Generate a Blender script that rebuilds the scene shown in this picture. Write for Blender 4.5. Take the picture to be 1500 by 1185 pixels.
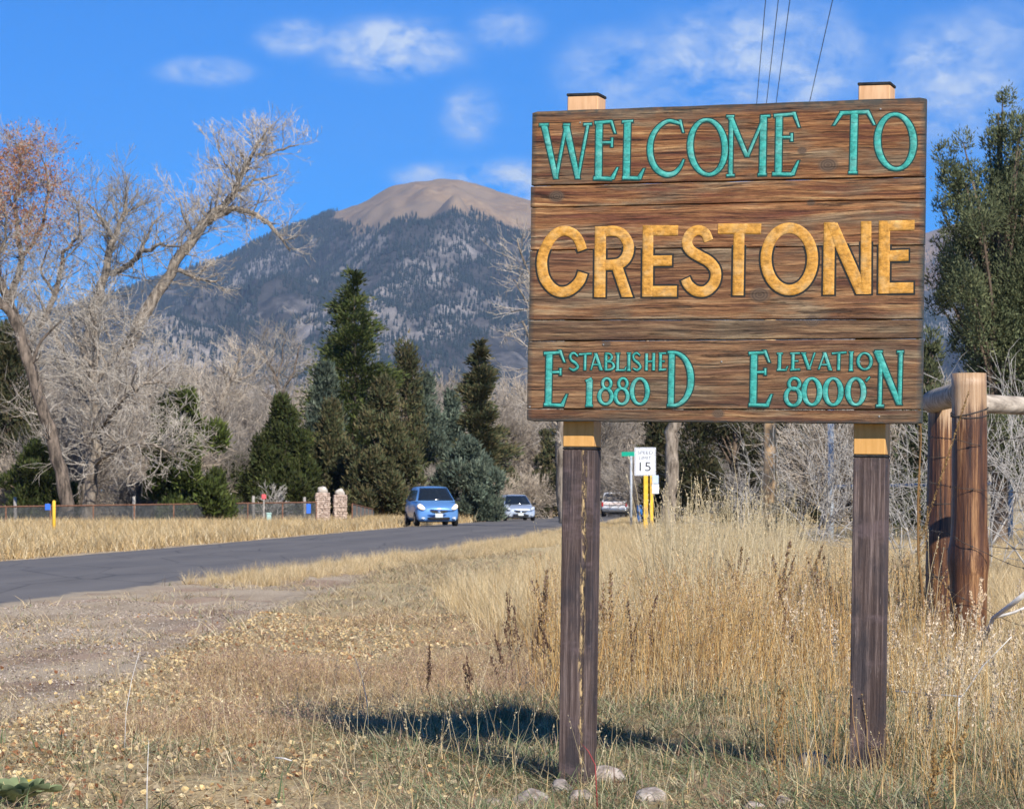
import bpy, math, random
import numpy as np
from mathutils import Vector, Matrix
R = math.radians
rnd = random.Random(7)
rng = np.random.default_rng(11)
sc = bpy.context.scene
for o in list(bpy.data.objects): bpy.data.objects.remove(o)

# ------------------------------------------------------------------ camera, light, exposure
CAMZ = 1.40; FPX = 4000.0; HOR = 718.0
cam_d = bpy.data.cameras.new('camera'); cam = bpy.data.objects.new('camera', cam_d)
sc.collection.objects.link(cam); sc.camera = cam
cam.location = (0, 0, CAMZ); cam.rotation_euler = (R(90), 0, 0)
cam_d.sensor_width = 36; cam_d.lens = 96; cam_d.shift_y = (HOR - 592.5) / 1500
cam_d.clip_start = 0.1; cam_d.clip_end = 60000
cam_d.dof.use_dof = True; cam_d.dof.focus_distance = 11.7; cam_d.dof.aperture_fstop = 19

SUNV = Vector((0.55, -1.32, 1.0)).normalized()          # direction towards the sun
SUN_EL = math.asin(SUNV.z); SUN_AZ = math.atan2(SUNV.x, SUNV.y)
sun_d = bpy.data.lights.new('sun', 'SUN'); sun_o = bpy.data.objects.new('sun', sun_d)
sc.collection.objects.link(sun_o)
sun_d.energy = 5.0; sun_d.angle = R(0.5); sun_d.color = (1.0, 0.945, 0.86)
sun_o.rotation_euler = SUNV.to_track_quat('Z', 'Y').to_euler()
sc.view_settings.view_transform = 'Standard'; sc.view_settings.look = 'None'
sc.view_settings.exposure = 0.46; sc.view_settings.gamma = 1.0
sc.view_settings.use_curve_mapping = False
cy = sc.cycles
cy.max_bounces = 6; cy.diffuse_bounces = 3; cy.glossy_bounces = 2; cy.transmission_bounces = 3
cy.volume_bounces = 0; cy.transparent_max_bounces = 6; cy.use_denoising = True
cy.caustics_reflective = False; cy.caustics_refractive = False

# ------------------------------------------------------------------ node helper
class NT:
    def __init__(s, tree): s.t = tree; s.n = tree.nodes; s.l = tree.links
    def add(s, typ, **kw):
        n = s.n.new(typ)
        for k, v in kw.items():
            if k.startswith('i_'):
                key = k[2:]; key = int(key) if key.isdigit() else key.replace('_', ' ')
                s.set(n.inputs[key], v)
            else: setattr(n, k, v)
        return n
    def set(s, sock, v):
        if isinstance(v, bpy.types.NodeSocket): s.l.new(v, sock)
        elif isinstance(v, bpy.types.Node): s.l.new(v.outputs[0], sock)
        else: sock.default_value = v
    def math(s, op, a, b=0.0, c=None, clamp=False):
        n = s.n.new('ShaderNodeMath'); n.operation = op; n.use_clamp = clamp
        s.set(n.inputs[0], a); s.set(n.inputs[1], b)
        if c is not None: s.set(n.inputs[2], c)
        return n.outputs[0]
    def mix(s, f, a, b, bt='MIX'):
        n = s.n.new('ShaderNodeMix'); n.data_type = 'RGBA'; n.blend_type = bt
        s.set(n.inputs[0], f)
        for i, v in ((6, a), (7, b)):
            if isinstance(v, (tuple, list)): v = (*v[:3], 1.0)
            s.set(n.inputs[i], v)
        return n.outputs[2]
    def ramp(s, f, pts, interp='LINEAR'):
        n = s.n.new('ShaderNodeValToRGB'); e = n.color_ramp.elements; n.color_ramp.interpolation = interp
        while len(e) < len(pts): e.new(0.5)
        for k, (p, c) in enumerate(pts):
            e[k].position = p
            e[k].color = (c, c, c, 1) if not isinstance(c, (tuple, list)) else (*c[:3], 1)
        s.set(n.inputs[0], f); return n.outputs[0]
    def noise(s, vec, scale, detail=4, rough=0.55, dist=0.0):
        n = s.n.new('ShaderNodeTexNoise')
        if vec is not None: s.l.new(vec, n.inputs['Vector'])
        n.inputs['Scale'].default_value = scale; n.inputs['Detail'].default_value = detail
        n.inputs['Roughness'].default_value = rough; n.inputs['Distortion'].default_value = dist
        return n.outputs[0]
    def mapping(s, vec, scale=(1, 1, 1), loc=(0, 0, 0), rot=(0, 0, 0)):
        n = s.n.new('ShaderNodeMapping'); s.l.new(vec, n.inputs[0])
        n.inputs['Scale'].default_value = scale; n.inputs['Rotation'].default_value = rot
        s.set(n.inputs['Location'], loc); return n.outputs[0]
def newmat(name, rough=0.8, color=(0.5, 0.5, 0.5), metal=0.0, spec=0.3):
    m = bpy.data.materials.new(name); m.use_nodes = True
    b = m.node_tree.nodes['Principled BSDF']
    b.inputs['Base Color'].default_value = (*color, 1); b.inputs['Roughness'].default_value = rough
    b.inputs['Metallic'].default_value = metal; b.inputs['Specular IOR Level'].default_value = spec
    return m, NT(m.node_tree), b
def bump(n, b, h, strength=0.5, dist=0.02):
    k = n.add('ShaderNodeBump'); k.inputs['Strength'].default_value = strength; k.inputs['Distance'].default_value = dist
    n.set(k.inputs['Height'], h); n.l.new(k.outputs[0], b.inputs['Normal'])
def objco(n): return n.add('ShaderNodeTexCoord').outputs['Object']
def geopos(n): return n.add('ShaderNodeNewGeometry').outputs['Position']

def mottled(name, c1, c2, scale=8, rough=0.85, bstr=0.3, stretch=(1, 1, 1), detail=5, spec=0.25, bdist=0.01, c3=None, contrast=(0.35, 0.65)):
    m, n, b = newmat(name, rough, c1, spec=spec)
    v = n.mapping(objco(n), stretch)
    f = n.noise(v, scale, detail, 0.65)
    pts = [(contrast[0], c1), (contrast[1], c2)] if c3 is None else [(contrast[0], c1), (0.5, c3), (contrast[1], c2)]
    n.set(b.inputs['Base Color'], n.ramp(f, pts))
    if bstr: bump(n, b, f, bstr, bdist)
    return m
def foliage_mat(name, mult=(1, 1, 1), trans=0.25, rough=0.7):
    """colour from the mesh's own 'col' attribute (each blade or leaf has its own colour)"""
    m, n, b = newmat(name, rough, spec=0.2)
    a = n.add('ShaderNodeAttribute', attribute_name='col')
    oi = n.add('ShaderNodeObjectInfo')
    v = n.math('MULTIPLY_ADD', oi.outputs['Random'], 0.30, 0.85)
    c = n.mix(1.0, a.outputs['Color'], tuple(mult), 'MULTIPLY')
    hsv = n.add('ShaderNodeHueSaturation'); n.set(hsv.inputs['Color'], c); n.set(hsv.inputs['Value'], v)
    n.set(b.inputs['Base Color'], hsv.outputs[0])
    if trans > 0:
        t = n.add('ShaderNodeBsdfTranslucent'); n.set(t.inputs[0], hsv.outputs[0])
        ms = n.add('ShaderNodeMixShader'); ms.inputs[0].default_value = trans
        n.l.new(b.outputs[0], ms.inputs[1]); n.l.new(t.outputs[0], ms.inputs[2])
        n.l.new(ms.outputs[0], n.n['Material Output'].inputs['Surface'])
    return m

# ------------------------------------------------------------------ world
w = bpy.data.worlds.new('World'); sc.world = w; w.use_nodes = True
n = NT(w.node_tree); bg = n.n['Background']
sky = n.add('ShaderNodeTexSky'); sky.sky_type = 'NISHITA'; sky.sun_disc = False
sky.sun_elevation = SUN_EL; sky.sun_rotation = SUN_AZ
sky.altitude = 2600; sky.air_density = 0.85; sky.dust_density = 0.05; sky.ozone_density = 3.5
hs = n.add('ShaderNodeHueSaturation'); hs.inputs['Saturation'].default_value = 1.42; hs.inputs['Value'].default_value = 1.0
n.set(hs.inputs['Color'], n.mix(1.0, sky.outputs[0], (0.42, 0.82, 1.27), 'MULTIPLY'))
gen = n.add('ShaderNodeTexCoord').outputs['Generated']
sep = n.add('ShaderNodeSeparateXYZ'); n.l.new(gen, sep.inputs[0])
# clouds: thin patches at their own places in the sky, with more of the same all round
cl = None
pn = n.noise(n.mapping(gen, (1, 1, 1.6)), 48, 12, 0.62, 0.25)
pf = n.noise(n.mapping(gen, (1, 1, 1.4)), 9, 4, 0.5)
for (px, py, sx, sy, amp) in [(575, 72, 95, 40, 1.0), (430, 58, 50, 26, .55), (300, 106, 62, 20, .55), (738, 42, 50, 28, .6),
                              (690, 170, 40, 40, .55), (1110, 95, 150, 85, .8), (910, 110, 85, 60, .45), (1390, 125, 100, 85, .7),
                              (735, 272, 95, 32, 1.05), (640, 258, 60, 18, .7), (1480, 60, 90, 60, .35), (1010, 130, 60, 30, .5)]:
    dx = n.math('DIVIDE', sep.outputs[0], n.math('MAXIMUM', sep.outputs[1], 0.05))
    dz = n.math('DIVIDE', sep.outputs[2], n.math('MAXIMUM', sep.outputs[1], 0.05))
    ax = n.math('MULTIPLY', n.math('SUBTRACT', dx, (px - 750) / FPX), FPX / sx)
    az = n.math('MULTIPLY', n.math('SUBTRACT', dz, (HOR - py) / FPX), FPX / sy)
    r2 = n.math('ADD', n.math('MULTIPLY', ax, ax), n.math('MULTIPLY', az, az))
    g = n.math('MULTIPLY', n.math('EXPONENT', n.math('MULTIPLY', n.math('MULTIPLY', r2, r2), -0.8)), amp)
    cl = g if cl is None else n.math('MAXIMUM', cl, g)
wide = n.math('MULTIPLY', n.ramp(pf, [(0.56, 0.0), (0.75, 0.55)]), 1.0)
cl = n.math('MAXIMUM', cl, n.math('MULTIPLY', wide, n.ramp(sep.outputs[2], [(0.18, 0.0), (0.3, 1.0)])))
dens = n.math('MULTIPLY', cl, n.ramp(pn, [(0.34, 0.0), (0.50, 0.5), (0.68, 1.25)]))
dens = n.math('MULTIPLY', dens, 1.35, clamp=True)
cc = n.mix(dens, hs.outputs[0], (5.8, 7.0, 9.0))
n.l.new(cc, bg.inputs['Color'])
bg.inputs['Strength'].default_value = 0.088

# ------------------------------------------------------------------ object helpers
C = sc.collection
def props(o, label=None, cat=None, group=None, kind=None):
    if label: o['label'] = label
    if cat: o['category'] = cat
    if group: o['group'] = group
    if kind: o['kind'] = kind
    return o
def thing(name, label, cat, loc=(0, 0, 0), rz=0, group=None):
    o = bpy.data.objects.new(name, None); C.objects.link(o); o.empty_display_size = 0.2
    o.location = loc; o.rotation_euler = (0, 0, rz)
    return props(o, label, cat, group)
def make_mesh(name, V, F, mats, smooth=False, col=None, midx=None):
    me = bpy.data.meshes.new(name)
    V = np.asarray(V, dtype=np.float32).reshape(-1, 3)
    if isinstance(F, np.ndarray):
        nf, k = F.shape
        me.vertices.add(len(V)); me.vertices.foreach_set('co', V.ravel())
        me.loops.add(nf * k); me.loops.foreach_set('vertex_index', F.astype(np.int32).ravel())
        me.polygons.add(nf); me.polygons.foreach_set('loop_start', np.arange(nf, dtype=np.int32) * k)
        me.polygons.foreach_set('loop_total', np.full(nf, k, dtype=np.int32))
        me.update(calc_edges=True)
    else:
        me.from_pydata(V.tolist(), [], F)
    for m in (mats if isinstance(mats, (list, tuple)) else [mats]): me.materials.append(m)
    if midx is not None: me.polygons.foreach_set('material_index', np.asarray(midx, dtype=np.int32))
    if smooth: me.polygons.foreach_set('use_smooth', np.ones(len(me.polygons), dtype=bool))
    if col is not None:
        a = me.color_attributes.new('col', 'FLOAT_COLOR', 'POINT')
        cc = np.ones((len(V), 4), dtype=np.float32); cc[:, :3] = col; a.data.foreach_set('color', cc.ravel())
    me.validate(); me.update()
    return me
def obj(name, me, parent=None, loc=None, rz=None):
    o = bpy.data.objects.new(name, me); C.objects.link(o)
    if parent is not None: o.parent = parent
    if loc is not None: o.location = loc
    if rz is not None: o.rotation_euler = (0, 0, rz)
    return o
def copy_tree(o, parent=None):
    c = o.copy(); C.objects.link(c)
    if parent is not None: c.parent = parent
    for ch in list(o.children): copy_tree(ch, c)
    return c
def box(sx, sy, sz, bev=0.0, c=(0, 0, 0)):
    """vertices and faces of a box; bev chamfers the four vertical edges and top/bottom rims a little"""
    x, y, z = sx / 2, sy / 2, sz / 2; b = bev
    if b <= 0:
        V = [(i, j, k) for k in (-z, z) for (i, j) in ((-x, -y), (x, -y), (x, y), (-x, y))]
        F = [(3, 2, 1, 0), (4, 5, 6, 7)] + [(i, (i + 1) % 4, (i + 1) % 4 + 4, i + 4) for i in range(4)]
    else:
        V = []
        for (zz, q) in ((-z, b), (-z + b, 0), (z - b, 0), (z, b)):
            X, Y = x - q, y - q
            V += [(-X + b, -Y, zz), (X - b, -Y, zz), (X, -Y + b, zz), (X, Y - b, zz), (X - b, Y, zz), (-X + b, Y, zz), (-X, Y - b, zz), (-X, -Y + b, zz)]
        F = [tuple(range(7, -1, -1)), tuple(range(24, 32))]
        for r in range(3):
            F += [(r * 8 + i, r * 8 + (i + 1) % 8, r * 8 + 8 + (i + 1) % 8, r * 8 + 8 + i) for i in range(8)]
    return [(a + c[0], bb + c[1], d + c[2]) for a, bb, d in V], F
class MB:
    def __init__(s): s.V = []; s.F = []; s.M = []
    def add(s, VF, m=0, xf=None):
        V, F = VF; o = len(s.V)
        if xf is not None: V = [tuple(xf @ Vector(v)) for v in V]
        s.V += list(V); s.F += [tuple(i + o for i in f) for f in F]; s.M += [m] * len(F); return s
    def mesh(s, name, mats, smooth=False): return make_mesh(name, s.V, s.F, mats, smooth, midx=s.M)
def tube(pts, rad, sides=8, caps=True):
    pts = [Vector(p) for p in pts]; V = []; F = []
    if not isinstance(rad, (list, tuple)): rad = [rad] * len(pts)
    up = None
    for i, p in enumerate(pts):
        t = (pts[min(i + 1, len(pts) - 1)] - pts[max(i - 1, 0)]).normalized()
        if up is None: up = t.cross(Vector((0.31, 0.17, 0.93)) if abs(t.z) < 0.9 else Vector((1, 0.1, 0))).normalized()
        a = (up - t * up.dot(t)).normalized(); up = a; b = t.cross(a)
        for k in range(sides):
            q = 2 * math.pi * k / sides
            V.append(tuple(p + (a * math.cos(q) + b * math.sin(q)) * rad[i]))
    for i in range(len(pts) - 1):
        for k in range(sides):
            F.append((i * sides + k, i * sides + (k + 1) % sides, (i + 1) * sides + (k + 1) % sides, (i + 1) * sides + k))
    if caps: F.append(tuple(range(sides - 1, -1, -1))); F.append(tuple((len(pts) - 1) * sides + k for k in range(sides)))
    return V, F
def lathe(prof, sides=16, axis='z'):
    V = []; F = []; m = len(prof)
    for k in range(sides):
        a = 2 * math.pi * k / sides
        for r, z in prof:
            V.append((r * math.cos(a), r * math.sin(a), z) if axis == 'z' else (z, r * math.cos(a), r * math.sin(a)))
    for k in range(sides):
        for i in range(m - 1):
            a = k * m + i; b = ((k + 1) % sides) * m + i
            F.append((a, b, b + 1, a + 1))
    return V, F
def chains_mesh(chains, sides_of):
    """chains: list of (pts list, radii list). one ring tube each, batched by (npts, sides)."""
    groups = {}
    for p, r in chains: groups.setdefault((len(p), sides_of(r[0])), []).append((p, r))
    Vs = []; Fs = []; off = 0
    for (m, s), L in groups.items():
        P = np.array([p for p, r in L], dtype=np.float32); Rr = np.array([r for p, r in L], dtype=np.float32)
        T = np.zeros_like(P); T[:, 1:-1] = P[:, 2:] - P[:, :-2]; T[:, 0] = P[:, 1] - P[:, 0]; T[:, -1] = P[:, -1] - P[:, -2]
        T /= (np.linalg.norm(T, axis=2, keepdims=True) + 1e-9)
        ref = np.where(np.abs(T[:, :1, 2:3]) < 0.8, np.array([0, 0, 1.0]), np.array([1.0, 0, 0]))
        A = np.cross(T, np.broadcast_to(ref, T.shape)); A /= (np.linalg.norm(A, axis=2, keepdims=True) + 1e-9)
        B = np.cross(T, A)
        ang = np.arange(s) * 2 * np.pi / s
        ring = P[:, :, None, :] + Rr[:, :, None, None] * (A[:, :, None, :] * np.cos(ang)[None, None, :, None] + B[:, :, None, :] * np.sin(ang)[None, None, :, None])
        V = ring.reshape(-1, 3); base = np.arange(len(L))[:, None, None] * (m * s)
        i = np.arange(m - 1)[None, :, None] * s; k = np.arange(s)[None, None, :]; k2 = (k + 1) % s
        F = np.stack([base + i + k, base + i + k2, base + i + s + k2, base + i + s + k], axis=-1).reshape(-1, 4)
        Vs.append(V); Fs.append(F + off); off += len(V)
    return np.concatenate(Vs), np.concatenate(Fs)

# ------------------------------------------------------------------ terrain function and pixel-to-ground helper
def sstep(a, b, x):
    t = np.clip((np.asarray(x, float) - a) / (b - a), 0, 1); return t * t * (3 - 2 * t)
NE = [(-12.5, -8), (-10.2, 8), (-7.6, 22), (-6.1, 32.6), (-4.8, 42.4), (-2.75, 56), (-0.7, 72), (1.15, 90), (2.7, 107), (4.3, 130), (5.8, 158), (7.1, 182), (9.5, 211), (14, 245), (23, 290), (40, 340)]
NEx = np.array([p[0] for p in NE]); NEy = np.array([p[1] for p in NE])
def near_edge(y):
    ys = np.asarray(y, float)
    return sum(np.interp(ys + d, NEy, NEx) for d in (-8, -4, 0, 4, 8)) / 5
def far_edge(y): return near_edge(np.asarray(y, float) + 0.9) - 7.1
def gz(x, y):
    x = np.asarray(x, float); y = np.asarray(y, float)
    near = (0.115 + 0.085 * sstep(0.5, 1.4, x)) * (1 - sstep(17, 36, y)) * sstep(-6.5, -2, x) + 0.06 * sstep(2, 6, x) * (1 - sstep(30, 60, y))
    far = -np.interp(y, [80, 107, 158, 211, 280, 1e5], [0, 0.05, 0.38, 0.66, 0.8, 0.8])
    bumpy = 0.025 * np.sin(x * 1.7 + 1) * np.sin(y * 0.9) + 0.018 * np.sin(x * 3.9 + y * 2.1)
    bumpy += 0.10 * sstep(0, 3, far_edge(y) - x) * np.sin(y * 0.21) * (1 - sstep(150, 200, y))
    road = sstep(0.6, -0.3, x - near_edge(y)) * sstep(-0.6, 0.3, x - far_edge(y))
    return near + far + bumpy * (1 - road)
def P(px, py, d): return Vector(((px - 750) / FPX * d, d, CAMZ + (HOR - py) / FPX * d))
def X(px, d): return (px - 750) / FPX * d
def GP(px, d, dz=0.0):
    x = X(px, d); return Vector((x, d, float(gz(x, d)) + dz))
def gravel_edge(y): return np.interp(y, [5, 13, 15, 18, 24, 31, 40, 50, 54], [-3.2, -2.95, -2.75, -2.6, -2.75, -2.75, -2.3, -2.3, -3.2])

# ground sheet
ys = np.concatenate([np.linspace(-30, 6, 12), np.arange(6.5, 40, 0.25), np.arange(40, 120, 1.0), np.geomspace(120, 9500, 60)])
xs0 = np.concatenate([-np.geomspace(0.5, 4200, 90)[::-1], [0], np.geomspace(0.5, 4200, 90)])
xs = np.sort(np.unique(np.concatenate([xs0, np.arange(-14, 14, 0.25)])))
GX, GY = np.meshgrid(xs, ys)
GZ = gz(GX, GY)
onroad = (GX < near_edge(GY) - 0.25) & (GX > far_edge(GY) + 0.25) & (GY < 345)
GZ = GZ - 0.05 * onroad
fine = (GY > 6) & (GY < 42) & (np.abs(GX) < 14) & ~onroad
GZ += np.where(fine, rng.normal(0, 0.008, GX.shape), 0)
GV = np.stack([GX, GY, GZ], -1).reshape(-1, 3)
ny, nx = GX.shape
ii, jj = np.meshgrid(np.arange(ny - 1), np.arange(nx - 1), indexing='ij')
q = (ii * nx + jj).ravel(); GF = np.stack([q, q + 1, q + nx + 1, q + nx], -1)
m_ground, n, b = newmat('ground_soil', 0.95, spec=0.1)
pos = geopos(n)
at = n.add('ShaderNodeAttribute', attribute_name='col')       # r = gravel cover, g = straw cover
sp = n.add('ShaderNodeSeparateColor'); n.l.new(at.outputs['Color'], sp.inputs[0])
n1 = n.noise(pos, 1.3, 6, 0.65); n2 = n.noise(pos, 22, 5, 0.7); n3 = n.noise(pos, 90, 3, 0.7)
n4 = n.noise(n.mapping(pos, (0.5, 0.5, 1)), 0.9, 5, 0.6)
soil = n.ramp(n2, [(0.3, (0.26, 0.19, 0.11)), (0.5, (0.44, 0.34, 0.19)), (0.68, (0.62, 0.50, 0.30))])
grav = n.ramp(n3, [(0.30, (0.24, 0.18, 0.125)), (0.5, (0.43, 0.345, 0.245)), (0.70, (0.64, 0.53, 0.40))])
red = n.ramp(n4, [(0.52, 0.0), (0.62, 1.0)])
grav = n.mix(n.math('MULTIPLY', red, 0.5), grav, (0.27, 0.155, 0.11))
gm = n.math('MULTIPLY_ADD', n.math('SUBTRACT', n1, 0.5), 1.6, sp.outputs[0])
gm = n.ramp(gm, [(0.4, 0.0), (0.6, 1.0)])
c = n.mix(gm, soil, grav)
straw = n.ramp(n2, [(0.3, (0.34, 0.27, 0.15)), (0.7, (0.58, 0.48, 0.29))])
c = n.mix(sp.outputs[1], c, straw)
c = n.mix(n.math('MULTIPLY', n.ramp(n.noise(pos, 0.55, 4), [(0.5, 0), (0.62, 1)]), 0.35), c, (0.17, 0.12, 0.08))
n.set(b.inputs['Base Color'], c)
bump(n, b, n.math('ADD', n.math('MULTIPLY', n2, 0.6), n.math('MULTIPLY', n3, 0.4)), 0.8, 0.03)
ge = gravel_edge(GY)
gmask = sstep(0.5, -0.5, GX - ge) * (GX > near_edge(GY) - 1) * (1 - sstep(46, 54, GY))
gmask = np.maximum(gmask, ((GX < near_edge(GY) + 0.5) & (GX > far_edge(GY) - 0.8)) * 0.7)
# gravel drive that leaves the road beyond the speed sign, and the apron at the stone pillars
drive = np.exp(-((GY - 97 - 0.5 * (GX - 2)) / 3.5) ** 2) * (GX > 1) * (GX < 25)
apron = np.exp(-((GX + 7.5) / 3) ** 2 - ((GY - 112) / 9) ** 2)
gmask = np.clip(np.maximum(gmask, np.maximum(drive, apron) * 0.9), 0, 1)
smask = sstep(24, 45, GY) * (1 - gmask) * 0.85 * (1 - sstep(150, 300, GY) * 0.5)
gc = np.stack([gmask, smask, np.zeros_like(gmask)], -1).reshape(-1, 3)
ground = obj('ground', make_mesh('ground', GV, GF, m_ground, True, gc)); props(ground, kind='structure')

# road
m_road, n, b = newmat('asphalt', 0.82, spec=0.35)
pos = geopos(n)
a1 = n.noise(pos, 130, 3, 0.8); a2 = n.noise(n.mapping(pos, (1, 0.18, 1)), 1.1, 5, 0.6); a3 = n.noise(pos, 0.35, 3, 0.5)
c = n.ramp(a1, [(0.3, (0.080, 0.074, 0.069)), (0.7, (0.168, 0.155, 0.142))])
c = n.mix(n.math('MULTIPLY', n.ramp(a2, [(0.4, 0), (0.65, 1)]), 0.35), c, (0.185, 0.17, 0.155))
c = n.mix(n.math('MULTIPLY', n.ramp(a3, [(0.45, 0), (0.6, 1)]), 0.3), c, (0.085, 0.084, 0.088))
ea = n.add('ShaderNodeAttribute', attribute_name='col'); es = n.add('ShaderNodeSeparateColor'); n.l.new(ea.outputs['Color'], es.inputs[0])
vor = n.add('ShaderNodeTexVoronoi', feature='DISTANCE_TO_EDGE'); n.l.new(n.mapping(pos, (.9, .22, 1), (3, 0, 0)), vor.inputs['Vector']); vor.inputs['Scale'].default_value = .8
wob = n.math('ADD', vor.outputs['Distance'], n.math('MULTIPLY', n.noise(pos, 3, 4), .03))
c = n.mix(n.math('MULTIPLY', n.ramp(wob, [(.012, 1), (.035, 0)]), .7), c, (.03, .03, .03))
c = n.mix(n.math('MULTIPLY', es.outputs[1], .35), c, (.19, .175, .16))
dn = n.noise(pos, 2.2, 6, .7); dm = n.ramp(n.math('MULTIPLY_ADD', es.outputs[0], 1.0, n.math('SUBTRACT', dn, .62)), [(.30, 0), (.55, .85)])
c = n.mix(dm, c, (.36, .29, .20))
n.set(b.inputs['Base Color'], c); bump(n, b, a1, 0.35, 0.006)
ry = np.concatenate([np.arange(-20, 120, 0.5), np.arange(120, 340, 2)])
u = np.linspace(0, 1, 31)
jn = np.interp(np.arange(len(ry)), np.arange(0, len(ry), 2), rng.normal(0, 0.11, len(range(0, len(ry), 2))))
jf = np.interp(np.arange(len(ry)), np.arange(0, len(ry), 2), rng.normal(0, 0.06, len(range(0, len(ry), 2))))
xn = near_edge(ry) + jn; xf = far_edge(ry) + jf
RX = xf[:, None] + (xn - xf)[:, None] * u[None]; RY = np.repeat(ry[:, None], len(u), 1)
RZ = gz(RX, RY) + 0.012 + 0.03 * (1 - (2 * u[None] - 1) ** 2)
RZ[:, 0] -= 0.03; RZ[:, -1] -= 0.03
RV = np.stack([RX, RY, RZ], -1).reshape(-1, 3); ny, nx = RX.shape
ii, jj = np.meshgrid(np.arange(ny - 1), np.arange(nx - 1), indexing='ij'); q = (ii * nx + jj).ravel()
ed = np.repeat(np.maximum(0, np.abs(2 * u - 1) * 6 - 5)[None], len(ry), 0); tr_ = np.repeat(np.exp(-((np.abs(np.abs(u - .5) - .25) - .11) / .05) ** 2)[None], len(ry), 0)
rc = np.stack([ed, tr_, tr_ * 0], -1).reshape(-1, 3)
road = obj('road', make_mesh('road', RV, np.stack([q, q + 1, q + nx + 1, q + nx], -1), m_road, True, rc)); props(road, kind='structure')

# ------------------------------------------------------------------ mountains
def fbm2(x, y, seed, octs=6, s0=1.0):
    r = np.random.default_rng(seed); out = np.zeros_like(x, dtype=float); amp = 1.0; sc_ = s0
    for _ in range(octs):
        g = r.normal(0, 1, (64, 64)); fx = (x * sc_) % 64; fy = (y * sc_) % 64
        ix = np.floor(fx).astype(int); iy = np.floor(fy).astype(int); tx = fx - ix; ty = fy - iy
        tx = tx * tx * (3 - 2 * tx); ty = ty * ty * (3 - 2 * ty)
        a = g[iy % 64, ix % 64]; b_ = g[iy % 64, (ix + 1) % 64]; c_ = g[(iy + 1) % 64, ix % 64]; d = g[(iy + 1) % 64, (ix + 1) % 64]
        out += amp * ((a * (1 - tx) + b_ * tx) * (1 - ty) + (c_ * (1 - tx) + d * tx) * ty)
        amp *= 0.5; sc_ *= 2.03
    return out
def mountain(prof, d0, d1, seed, mat, name, amp=1.0):
    pxs = np.linspace(prof[0][0], prof[-1][0], 420); t = np.linspace(0, 1.25, 190)
    Z = np.interp(pxs, [p[0] for p in prof], [(HOR - p[1]) / FPX * d1 for p in prof])
    A, T = np.meshgrid(pxs, t)
    D = d0 + (d1 - d0) * T
    Xx = (A - 750) / FPX * D
    f = np.where(T <= 1, 0.62 * np.clip(T, 0, 1) + 0.38 * np.sin(np.clip(T, 0, 1) * math.pi / 2) ** 1.3, 1 - (T - 1) * 1.6)
    Hh = Z[None] * f
    env = np.sin(np.clip(T, 0, 1) * math.pi) ** 0.7
    spur = fbm2(Xx / 620, D / 1900, seed, 5); spur2 = fbm2(Xx / 150, D / 300, seed + 1, 5)
    Hh = Hh + amp * (env * (spur * 80 + spur2 * 26) * (1 - 0.75 * np.clip(T, 0, 1) ** 3) + np.clip(T * 4, 0, 1) * fbm2(Xx / 60, D / 90, seed + 2, 3) * 3.0 * (1 + 0.0 * T))
    Hh = Hh + CAMZ
    V = np.stack([Xx, D, Hh], -1); ny, nx = A.shape
    ii, jj = np.meshgrid(np.arange(ny - 1), np.arange(nx - 1), indexing='ij'); q = (ii * nx + jj).ravel()
    F = np.stack([q, q + 1, q + nx + 1, q + nx], -1)
    o = obj(name, make_mesh(name, V.reshape(-1, 3), F, mat, True)); props(o, kind='structure')
    return V
m_mtn, n, b = newmat('mountain_slope', 0.95, spec=0.05)
pos = geopos(n); sepz = n.add('ShaderNodeSeparateXYZ'); n.l.new(pos, sepz.inputs[0])
k1 = n.noise(pos, 0.006, 8, 0.62); k2 = n.noise(pos, 0.03, 6, 0.7); k3 = n.noise(n.mapping(pos, (1, 0.3, 1)), 0.0022, 7, 0.6)
bald = n.ramp(k2, [(0.3, (0.20, 0.135, 0.080)), (0.7, (0.40, 0.28, 0.17))])
bald = n.mix(n.ramp(k1, [(0.42, 0), (0.62, 1)]), bald, (0.27, 0.20, 0.135))
rock = n.ramp(k2, [(0.3, (0.15, 0.135, 0.125)), (0.7, (0.44, 0.39, 0.35))])
wood = n.ramp(k2, [(0.3, (0.028, 0.032, 0.034)), (0.7, (0.085, 0.08, 0.075))])
rk = n.math('MULTIPLY_ADD', sepz.outputs[2], -0.00016, n.math('MULTIPLY_ADD', k3, 0.9, n.math('MULTIPLY', k1, 0.35)))
low = n.mix(n.ramp(rk, [(0.54, 0.0), (0.64, 0.9)]), wood, rock)
tl = n.math('MULTIPLY_ADD', n.math('SUBTRACT', k1, 0.5), 230.0, sepz.outputs[2])
lefty = n.math('MULTIPLY', n.math('ADD', n.math('MULTIPLY', sepz.outputs[0], -0.006), -2.75, clamp=True), -235.0)
tl = n.math('ADD', tl, lefty)
tm = n.ramp(n.math('MULTIPLY_ADD', tl, 0.01, -7.25 + 0.5), [(0.35, 0.0), (0.65, 1.0)])
n.set(b.inputs['Base Color'], n.mix(tm, low, bald))
MP = [(-700, 640), (-350, 560), (-100, 500), (60, 462), (150, 436), (220, 412), (262, 400), (300, 387), (335, 375), (370, 356), (400, 343), (440, 329), (475, 315), (505, 306), (540, 291), (575, 273),
      (612, 268), (640, 266), (668, 265), (700, 273), (735, 284), (777, 295), (850, 318), (950, 350), (1060, 385), (1200, 430), (1400, 500), (1700, 590), (2100, 690)]
MV = mountain(MP, 4200, 9000, 5, m_mtn, 'mountain')
MP2 = [(-900, 690), (500, 640), (900, 470), (1080, 400), (1200, 372), (1300, 350), (1360, 341), (1385, 333), (1430, 322), (1500, 318), (1600, 330), (1800, 380), (2300, 520), (2900, 690)]
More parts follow.
